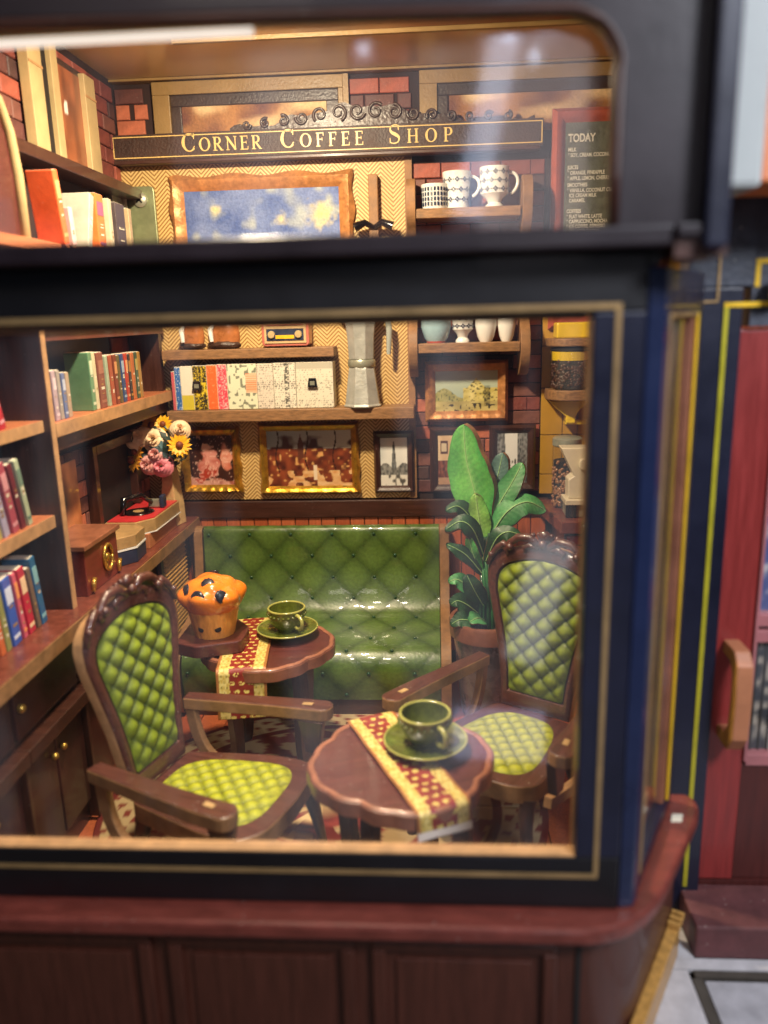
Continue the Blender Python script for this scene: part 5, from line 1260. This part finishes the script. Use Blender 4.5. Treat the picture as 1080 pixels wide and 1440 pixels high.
for (lab, y, th, h, col, lean, deco, dep) in (
    ('bright orange book leaning on the high left shelf', 3.62, .05, .30, 'f0683a', R(10), 'f09a6a', .12),
    ('white pink book beside the orange one on the high left shelf', 3.70, .04, .16, 'd8b4b4', R(6), None, .10),
    ('pale grey book leaning back on the high left shelf', 3.86, .045, .26, 'b0aca0', R(-18), None, .14),
    ('orange and purple flowered book on the high left shelf', 4.02, .09, .26, 'e2783c', R(0), '9c5a7c', .13),
    ('cream edged book right of the flowered book, high left shelf', 4.15, .04, .255, 'c8b89c', R(0), None, .14),
    ('dark grey book near the hinge on the high left shelf', 4.28, .12, .25, '4c4244', R(0), None, .14),
    ('tan narrow book last before the hinge, high left shelf', 4.42, .04, .24, 'b09a78', R(0), None, .14)):
    book(lab, y, .345, th, h, col, lean, deco=deco, dep=dep, xf=-1.60, g='books on the high left shelf')
ub = thing('side_cabinet', 'pale edged upright side board at the far upper left', 'cabinet', (-1.62, 3.2, .1))
MB().prism([(2.9, .08), (3.36, .08), (3.36, .60), (3.30, .82), (3.16, .90), (2.9, .92)], -1.72, -1.665, 'x').build('side_board', 'mahogany', ub, bevel=.004)
MB().tube([(-1.663, 3.36, .08), (-1.663, 3.36, .58), (-1.663, 3.33, .74), (-1.663, 3.27, .84), (-1.663, 3.0, .92)], .026, 8).build('edge', 'cream', ub, smooth='all')
MB().tube([(-1.71, 3.25, .86), (-1.71, 3.25, 1.34)], .045, 4).build('post', 'cream', ub)

# ================================================================ SHOPFRONT
YF = 2.0
sf = thing('shop_window', 'dark framed bay shop window with thin gold lining and large glass pane', 'shop window', (-.8, YF, -1.65))
fx0, fx1, ox1 = -3.0, .376, .50
BP, NV = 'black_paint', 'navy_paint'
B(fx0, ox1, 1.985, 2.032, -1.65, -1.484).build('bottom_rail', BP, sf, bevel=.006)
B(fx1, ox1, 1.985, 2.04, -1.484, -.003).build('stile', NV, sf, bevel=.006)
B(fx0, ox1, 1.985, 2.065, -.003, .135).build('top_rail', BP, sf, bevel=.006)
B(fx0, fx1, 1.988, 2.031, -1.4835, -1.479).build('rebate_strip', 'cut_edge', sf)
# gold lining
B(fx0, .440, 1.982, 1.985, -1.548, -1.535).build('gold_lining', 'gold_line', sf); B(.428, .441, 1.9815, 1.985, -1.535, .004).build('gold_lining', 'gold_line', sf); B(fx0, .441, 1.982, 1.985, .004, .017).build('gold_lining', 'gold_line', sf)
# inner wooden lining and sill
B(fx0, fx1, 2.066, 2.14, -1.64, -1.575).build('inner_sill', 'cut_edge_dark', sf, bevel=.004)
B(.386, .40, 2.066, 2.12, -1.57, .0).build('inner_lining', 'cut_edge_dark', sf, bevel=.003)
B(fx0, fx1, 2.066, 2.12, -.02, .01).build('inner_lining', 'cut_edge_dark', sf, bevel=.003)
B(fx0, fx1, 2.014, 2.020, -1.478, -.004).build('glass_pane', 'glass', sf)
# ledge and transom
ts = thing('transom_window', 'dark transom window with rounded upper corner above the main pane', 'shop window', (-.8, 1.95, .14))
B(-3.0, .53, 1.90, 2.07, .135, .182).build('ledge', 'fascia_paint', ts, bevel=.008)
outer = [(-3.0, .182), (.64, .182), (.66, 1.5), (-3.0, 1.5)]
hole = [(-2.9, .182), (.412, .182), (.412, .50)]+[(.412-.13+.13*math.cos(R(a)), .50+.135*math.sin(R(a))) for a in range(10, 91, 10)]+[(-2.9, .647)]
ring_ = MB()
# frame face as a strip of quads between hole and outer, extruded
hp = [(.412, .182), (.412, .30), (.412, .40), (.412, .50)]+[(.412-.13+.13*math.cos(R(a)), .50+.135*math.sin(R(a))) for a in range(10, 91, 10)]+[(0, .640), (-1, .66), (-2.9, .69)]
op = [(.64, .182), (.64, .30), (.64, .42), (.64, .55), (.64, .7), (.64, .85), (.64, 1.0), (.64, 1.2), (.64, 1.5), (.55, 1.5), (.48, 1.5), (.40, 1.5), (.30, 1.5), (0, 1.5), (-1, 1.5), (-3.0, 1.5)]
op = op[:len(hp)]
n = len(hp)
for y in (1.92, 2.02): ring_.v += [(p[0], y, p[1]) for p in hp]+[(p[0], y, p[1]) for p in op]
for i in range(n-1):
    ring_.f += [(i, i+1, n+i+1, n+i), (2*n+i, 3*n+i, 3*n+i+1, 2*n+i+1), (i, 2*n+i, 2*n+i+1, i+1), (n+i, n+i+1, 3*n+i+1, 3*n+i)]; ring_.mi += [0]*4
ring_.build('frame', 'fascia_paint', ts)
m = MB(); m.tube([(p[0]-.008 if i < 4 else p[0], 1.935, p[1]-(.008 if i > 8 else .004)) for i, p in enumerate(hp)], .016, 8); m.build('inner_bead', 'dark_wood', ts, smooth='all')
B(-2.9, .42, 1.985, 1.991, .182, .70).build('glass_pane', 'glass', ts)
B(-2.9, .40, 2.085, 2.12, .672, .71).build('inner_trim', 'cream', ts, bevel=.004)
le = thing('led_strip', 'pale glowing light strip behind the top edge of the transom at the left', 'lamp', (-1.2, 2.11, .66))  # added emissive band in place of light reflected along the transom top
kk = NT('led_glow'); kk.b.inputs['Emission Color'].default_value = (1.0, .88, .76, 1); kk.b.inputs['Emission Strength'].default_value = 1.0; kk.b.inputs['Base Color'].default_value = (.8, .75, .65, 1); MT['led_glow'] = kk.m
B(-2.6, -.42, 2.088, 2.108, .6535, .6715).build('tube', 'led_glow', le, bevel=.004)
B(.5005, .5305, 1.99, 2.6, .1015, .134).build('soffit_block', BP, ts); B(.535, .55, 2.1, 2.62, .183, 1.34).build('side_board', 'fascia_paint', ts)  # added black block hides the lit board end in the corner gap
fa = thing('corner_post', 'dark bluish boxed corner post at the upper right of the shopfront', 'post', (.62, 1.9, .13))
B(.585, .638, 1.87, 1.9195, .125, 1.5).build('pilaster', 'navy_paint', fa, bevel=.01)
B(.531, .645, 1.90, 2.5, .11, .150).build('underside_board', 'dark_wood', fa)
B(.531, .637, 1.885, 2.6, .151, .181).build('base_board', 'fascia_paint', fa, bevel=.006)
B(.62, 1.5, 2.02, 2.08, .19, 1.5).build('return_board', 'fascia_paint', fa) if False else None
# corner post of bay + side window (plan direction)
bp_ = thing('bay_corner_post', 'blue black corner post between the front pane and the narrow side window', 'post', (.54, 2.03, -1.65))
MB().prism([(.502, 1.990), (.545, 1.996), (.566, 2.03), (.55, 2.09), (.502, 2.07)], -1.65, .10, 'z').build('post', 'post_blue', bp_, bevel=.006)
d_ = Vector((.233, .48)).normalized(); nn_ = Vector((d_.y, -d_.x))
def side_box(s0, s1, z0, z1, off0, off1, name, m, parent, bv=.004):
    P0 = Vector((.567, 2.045)); pts = [P0+d_*s0+nn_*off0, P0+d_*s1+nn_*off0, P0+d_*s1+nn_*off1, P0+d_*s0+nn_*off1]
    return MB().prism([(p.x, p.y) for p in pts], z0, z1, 'z').build(name, m, parent, bevel=bv)
sw = thing('side_window', 'narrow angled side window of the bay with gold edges and a wooden jamb', 'shop window', (.7, 2.3, -1.65))
side_box(0, .025, -1.65, .10, 0, -.05, 'stile', NV, sw); side_box(.026, .042, -1.60, -.01, .003, -.012, 'gold_edge', 'gold_line', sw)
side_box(.463, .53, -1.65, .10, 0, -.05, 'stile', NV, sw); side_box(.440, .4625, -1.60, -.01, .003, -.006, 'gold_edge', 'gold_bright', sw); side_box(.41, .4625, -1.60, -.01, -.007, -.05, 'jamb_lining', 'terracotta', sw)
side_box(.025, .463, -1.65, -1.60, 0, -.05, 'bottom_rail', NV, sw); side_box(.025, .463, -.01, .10, 0, -.05, 'top_rail', NV, sw); side_box(.042, .44, -.022, -.0105, .003, -.05, 'gold_edge', 'gold_line', sw)
side_box(.043, .409, -1.60, -.03, -.02, -.026, 'glass_pane', 'glass', sw, 0)
side_box(.06, .44, -1.60, -1.56, -.052, -.20, 'inner_sill', 'cut_edge', sw); side_box(.40, .45, -1.56, .0, -.052, -.26, 'jamb', 'cut_edge_dark', sw)
side_box(.30, .42, -.92, -.90, -.055, -.12, 'glazing_bar', 'brass', sw)
# sill (thing) : rounded around the corner
so_ = [(-3.0, 1.90), (.38, 1.90)]+[tuple(p) for p in bez([(.40, 1.90), (.56, 1.915), (.66, 2.08)], 8)]+[(.86, 2.43)]+[tuple(p) for p in bez([(.87, 2.45), (.905, 2.53), (.86, 2.57)], 5)]+[(.78, 2.57), (.55, 2.10), (-3.0, 2.10)]
sl = tag(MB().prism(so_, -1.705, -1.652, 'z').build('window_sill', 'sill_red', bevel=.012), 'dusty red window sill wrapping round the bay corner', 'sill')
stk = tag(MB().prism([(.765, 2.40), (.80, 2.40), (.815, 2.44), (.78, 2.44)], -1.652, -1.648, 'z').build('paper_label', 'paper'), 'tiny white paper scrap lying on the red sill end', 'paper scrap')
# lower bay wall with recessed panels
bw2 = thing('bay_wall', 'dark panelled wooden lower wall of the bay beneath the red sill', 'wall', (-.8, 1.95, FL))
lo = [(-3.0, 1.965), (.40, 1.965)]+[tuple(p) for p in bez([(.42, 1.965), (.54, 1.975), (.61, 2.11)], 8)]+[(.80, 2.46), (.84, 2.56), (.78, 2.60), (.5, 2.2), (-3.0, 2.2)]
MB().prism(lo, FL, -1.706, 'z').build('wall_core', 'bay_panel', bw2, smooth=30)
for x0, x1 in ((-2.2, -1.55), (-1.5, -.85), (-.80, -.25), (-.20, .33)):
    f = MB(); y0, y1 = 1.945, 1.964
    f.box(x0, x1, y0, y1, -1.775, -1.74); f.box(x0, x1, y0, y1, -2.2, -2.165); f.box(x0, x0+.04, y0, y1, -2.165, -1.775); f.box(x1-.04, x1, y0, y1, -2.165, -1.775); f.build('panel_frame', 'bay_panel', bw2, bevel=.006)
    B(x0+.07, x1-.07, 1.957, 1.964, -2.13, -1.81).build('panel_field', 'bay_panel', bw2, bevel=.004)
B(.385, .40, 1.958, 1.964, FL, -1.73).build('reed', 'near_black', bw2)
def wall_strip(s0, s1, z0, z1, t_, name, m):
    P0 = Vector((.61, 2.11)); dd = Vector((.19, .35)).normalized(); n2 = Vector((dd.y, -dd.x)); pts = [P0+dd*s0, P0+dd*s1, P0+dd*s1+n2*t_, P0+dd*s0+n2*t_]
    return MB().prism([(p.x, p.y) for p in pts], z0, z1, 'z').build(name, m, bw2, bevel=.004)
wall_strip(-.1, .44, FL, -2.10, .03, 'gold_skirting', 'gold_base'); wall_strip(-.1, .46, -2.10, -2.085, .038, 'gold_skirting_cap', 'gold_base'); 
for k in range(3): wall_strip(.36+.03*k, .375+.03*k, -2.085, -2.06, .045, 'skirting_rib', 'gold_base')

# door surround, door
ds = thing('door_surround', 'blue black door surround with bright yellow lining right of the bay', 'door frame', (.9, 2.68, FL))
B(.79, .965, 2.66, 2.76, FL, .06).build('pilaster', NV, ds, bevel=.006)
B(.905, .920, 2.655, 2.66, -2.1, .0).build('yellow_lining', 'olive_gold', ds)
B(.905, 2.2, 2.655, 2.66, -.0, .015).build('yellow_lining', 'gold_bright', ds)
B(.995, 2.2, 2.68, 2.76, -.06, .40).build('header', 'slate_paint', ds)
f = MB(); f.box(.82, .885, 2.655, 2.66, .015, .022); f.box(.88, .887, 2.655, 2.66, .022, .16); f.build('gold_line', 'gold_line', ds)
B(.79, .995, 2.66, 2.76, .0605, .40).build('upper_block', 'slate_paint', ds, bevel=.006); B(.551, 2.2, 2.68, 2.76, .405, 1.35).build('upper_wall', 'black_paint', ds)
f = MB(); f.box(1.0, 2.2, 2.675, 2.68, .13, .145); f.box(1.0, 1.015, 2.675, 2.68, .06, .13); f.build('yellow_lining', 'gold_bright', ds)
tag(B(1.035, 1.085, 2.60, 2.655, .02, .085).build('door_lamp', 'petal_cream', bevel=.008), 'small pale pinkish ornament above the red door', 'ornament')
dr = thing('shop_door', 'red shop door with glazed panes and a wooden pull handle', 'door', (1.4, 2.76, -2.1))
B(.966, 1.10, 2.70, 2.76, -2.1, -.07).build('stile', 'door_red', dr, bevel=.006); B(1.10, 1.112, 2.69, 2.76, -1.60, -.12).build('bead', 'door_pink', dr, bevel=.003)
B(1.10, 2.0, 2.71, 2.76, -2.1, -1.62).build('lower_panel', 'door_dark', dr, bevel=.004); B(1.10, 2.0, 2.70, 2.76, -.12, -.07).build('top_rail', 'door_red', dr)
for z in (-.62, -1.06, -1.12, -1.60): B(1.112, 2.0, 2.70, 2.75, z-.022, z+.022).build('glazing_bar', 'door_pink' if z < -.7 else 'door_red', dr, bevel=.003)
xz_print('pane_print', 1.112, 1.9, 2.745, -1.58, -.12, 60, 110, lambda u, v: (lambda z: mixc(hx('c9825a'), hx('8a4a34'), N1(u*8, v*20)) if z > -.70 else mixc(hx('3a4a86'), hx('c8c4c0'), (N2(u*30, v*50)-.45)*3) if z > -1.1 else mixc(hx('262830'), hx('a89c8c'), (N1(u*24, v*50)-.5)*4))(-1.58+1.46*v), dr)
for k in range(6): B(1.135+k*.03, 1.139+k*.03, 2.735, 2.742, -1.58, -1.14).build('wire_bar', 'near_black', dr)
B(1.112, 2.0, 2.722, 2.726, -1.58, -.12).build('glass', 'glass', dr)
hd = [(2.70, -1.13), (2.60, -1.13), (2.56, -1.17), (2.55, -1.30), (2.555, -1.44), (2.60, -1.50), (2.70, -1.50)]
hi_ = [(2.70, -1.175), (2.63, -1.18), (2.605, -1.22), (2.60, -1.31), (2.61, -1.41), (2.64, -1.45), (2.70, -1.455)]
m = MB(); n = 7
for x in (1.0, 1.055): m.v += [(x, p[0], p[1]) for p in hd]+[(x, p[0], p[1]) for p in hi_]
for i in range(n-1): m.f += [(i, i+1, n+i+1, n+i), (2*n+i, 3*n+i, 3*n+i+1, 2*n+i+1), (i, 2*n+i, 2*n+i+1, i+1), (n+i, n+i+1, 3*n+i+1, 3*n+i)]; m.mi += [0, 0, 1, 1]
m.build('pull_handle', ['gold_base', 'case_pink'], dr, bevel=.005)
stp = tag(B(.90, 2.2, 2.47, 2.70, FL, -2.12).build('door_step', 'step_stone', bevel=.008), 'dusty dark red step in front of the red door', 'step')
# pavement
pv = st(B(-5, 5.0, -6.0, 2.70, FL-.08, FL-.012).build('pavement', 'pavement_dark'))
for (x0, x1, y0, y1, m) in ((.60, 2.4, 2.42, 2.47, 'pavement_light'), (.88, 2.4, 2.385, 2.415, 'pavement_dark')): B(x0, x1, y0, y1, FL-.012, FL+.001).build('paving_strip', m, pv)
B(.70, .90, 2.472, 2.66, FL-.012, FL+.001).build('paving_strip', 'pavement_light', pv); B(.905, 2.2, 2.702, 2.758, FL, -2.102).build('threshold', 'door_dark', dr)
B(.60, .86, 1.5, 2.415, FL-.012, FL+.001).build('paving_strip', 'pavement_light', pv); B(.865, .90, 1.5, 2.38, FL-.012, FL+.0005).build('paving_strip', 'pavement_dark', pv)
for i in range(4):
    for j in range(3): B(.905+i*.36, 1.26+i*.36, 1.30+j*.36, 1.65+j*.36-.002, FL-.012, FL+.001).build('paving_slab', 'pavement', pv)
# front & outside walls closing the room
st(B(-3.0, LW-.1, 2.1, 5.1, FL, CE).build('neighbour_wall', 'mortar'))
# pale things seen beyond the corner at the upper right
tag(B(.69, .862, 2.30, 2.65, .30, 1.6).build('white_column', 'white_wall', bevel=.02), 'bright white column beyond the upper right corner of the shopfront', 'column')
tag(B(.866, 1.5, 2.35, 2.65, .32, .72).build('orange_board', 'orange_card', bevel=.01), 'orange board beside the white column at the right picture edge', 'board')
tag(B(.866, 1.5, 2.37, 2.65, .725, 1.6).build('white_board', 'white_wall', bevel=.01), 'white board above the orange one at the upper right picture edge', 'board')

# ---------------- lift everything so that the floor stands at z = 0
for o in S.objects:
    if o.parent is None and o is not cam and not o.get('is_lamp'): o.location.z += LIFT
for o in S.objects:
    if o.get('is_lamp'): del o['is_lamp']
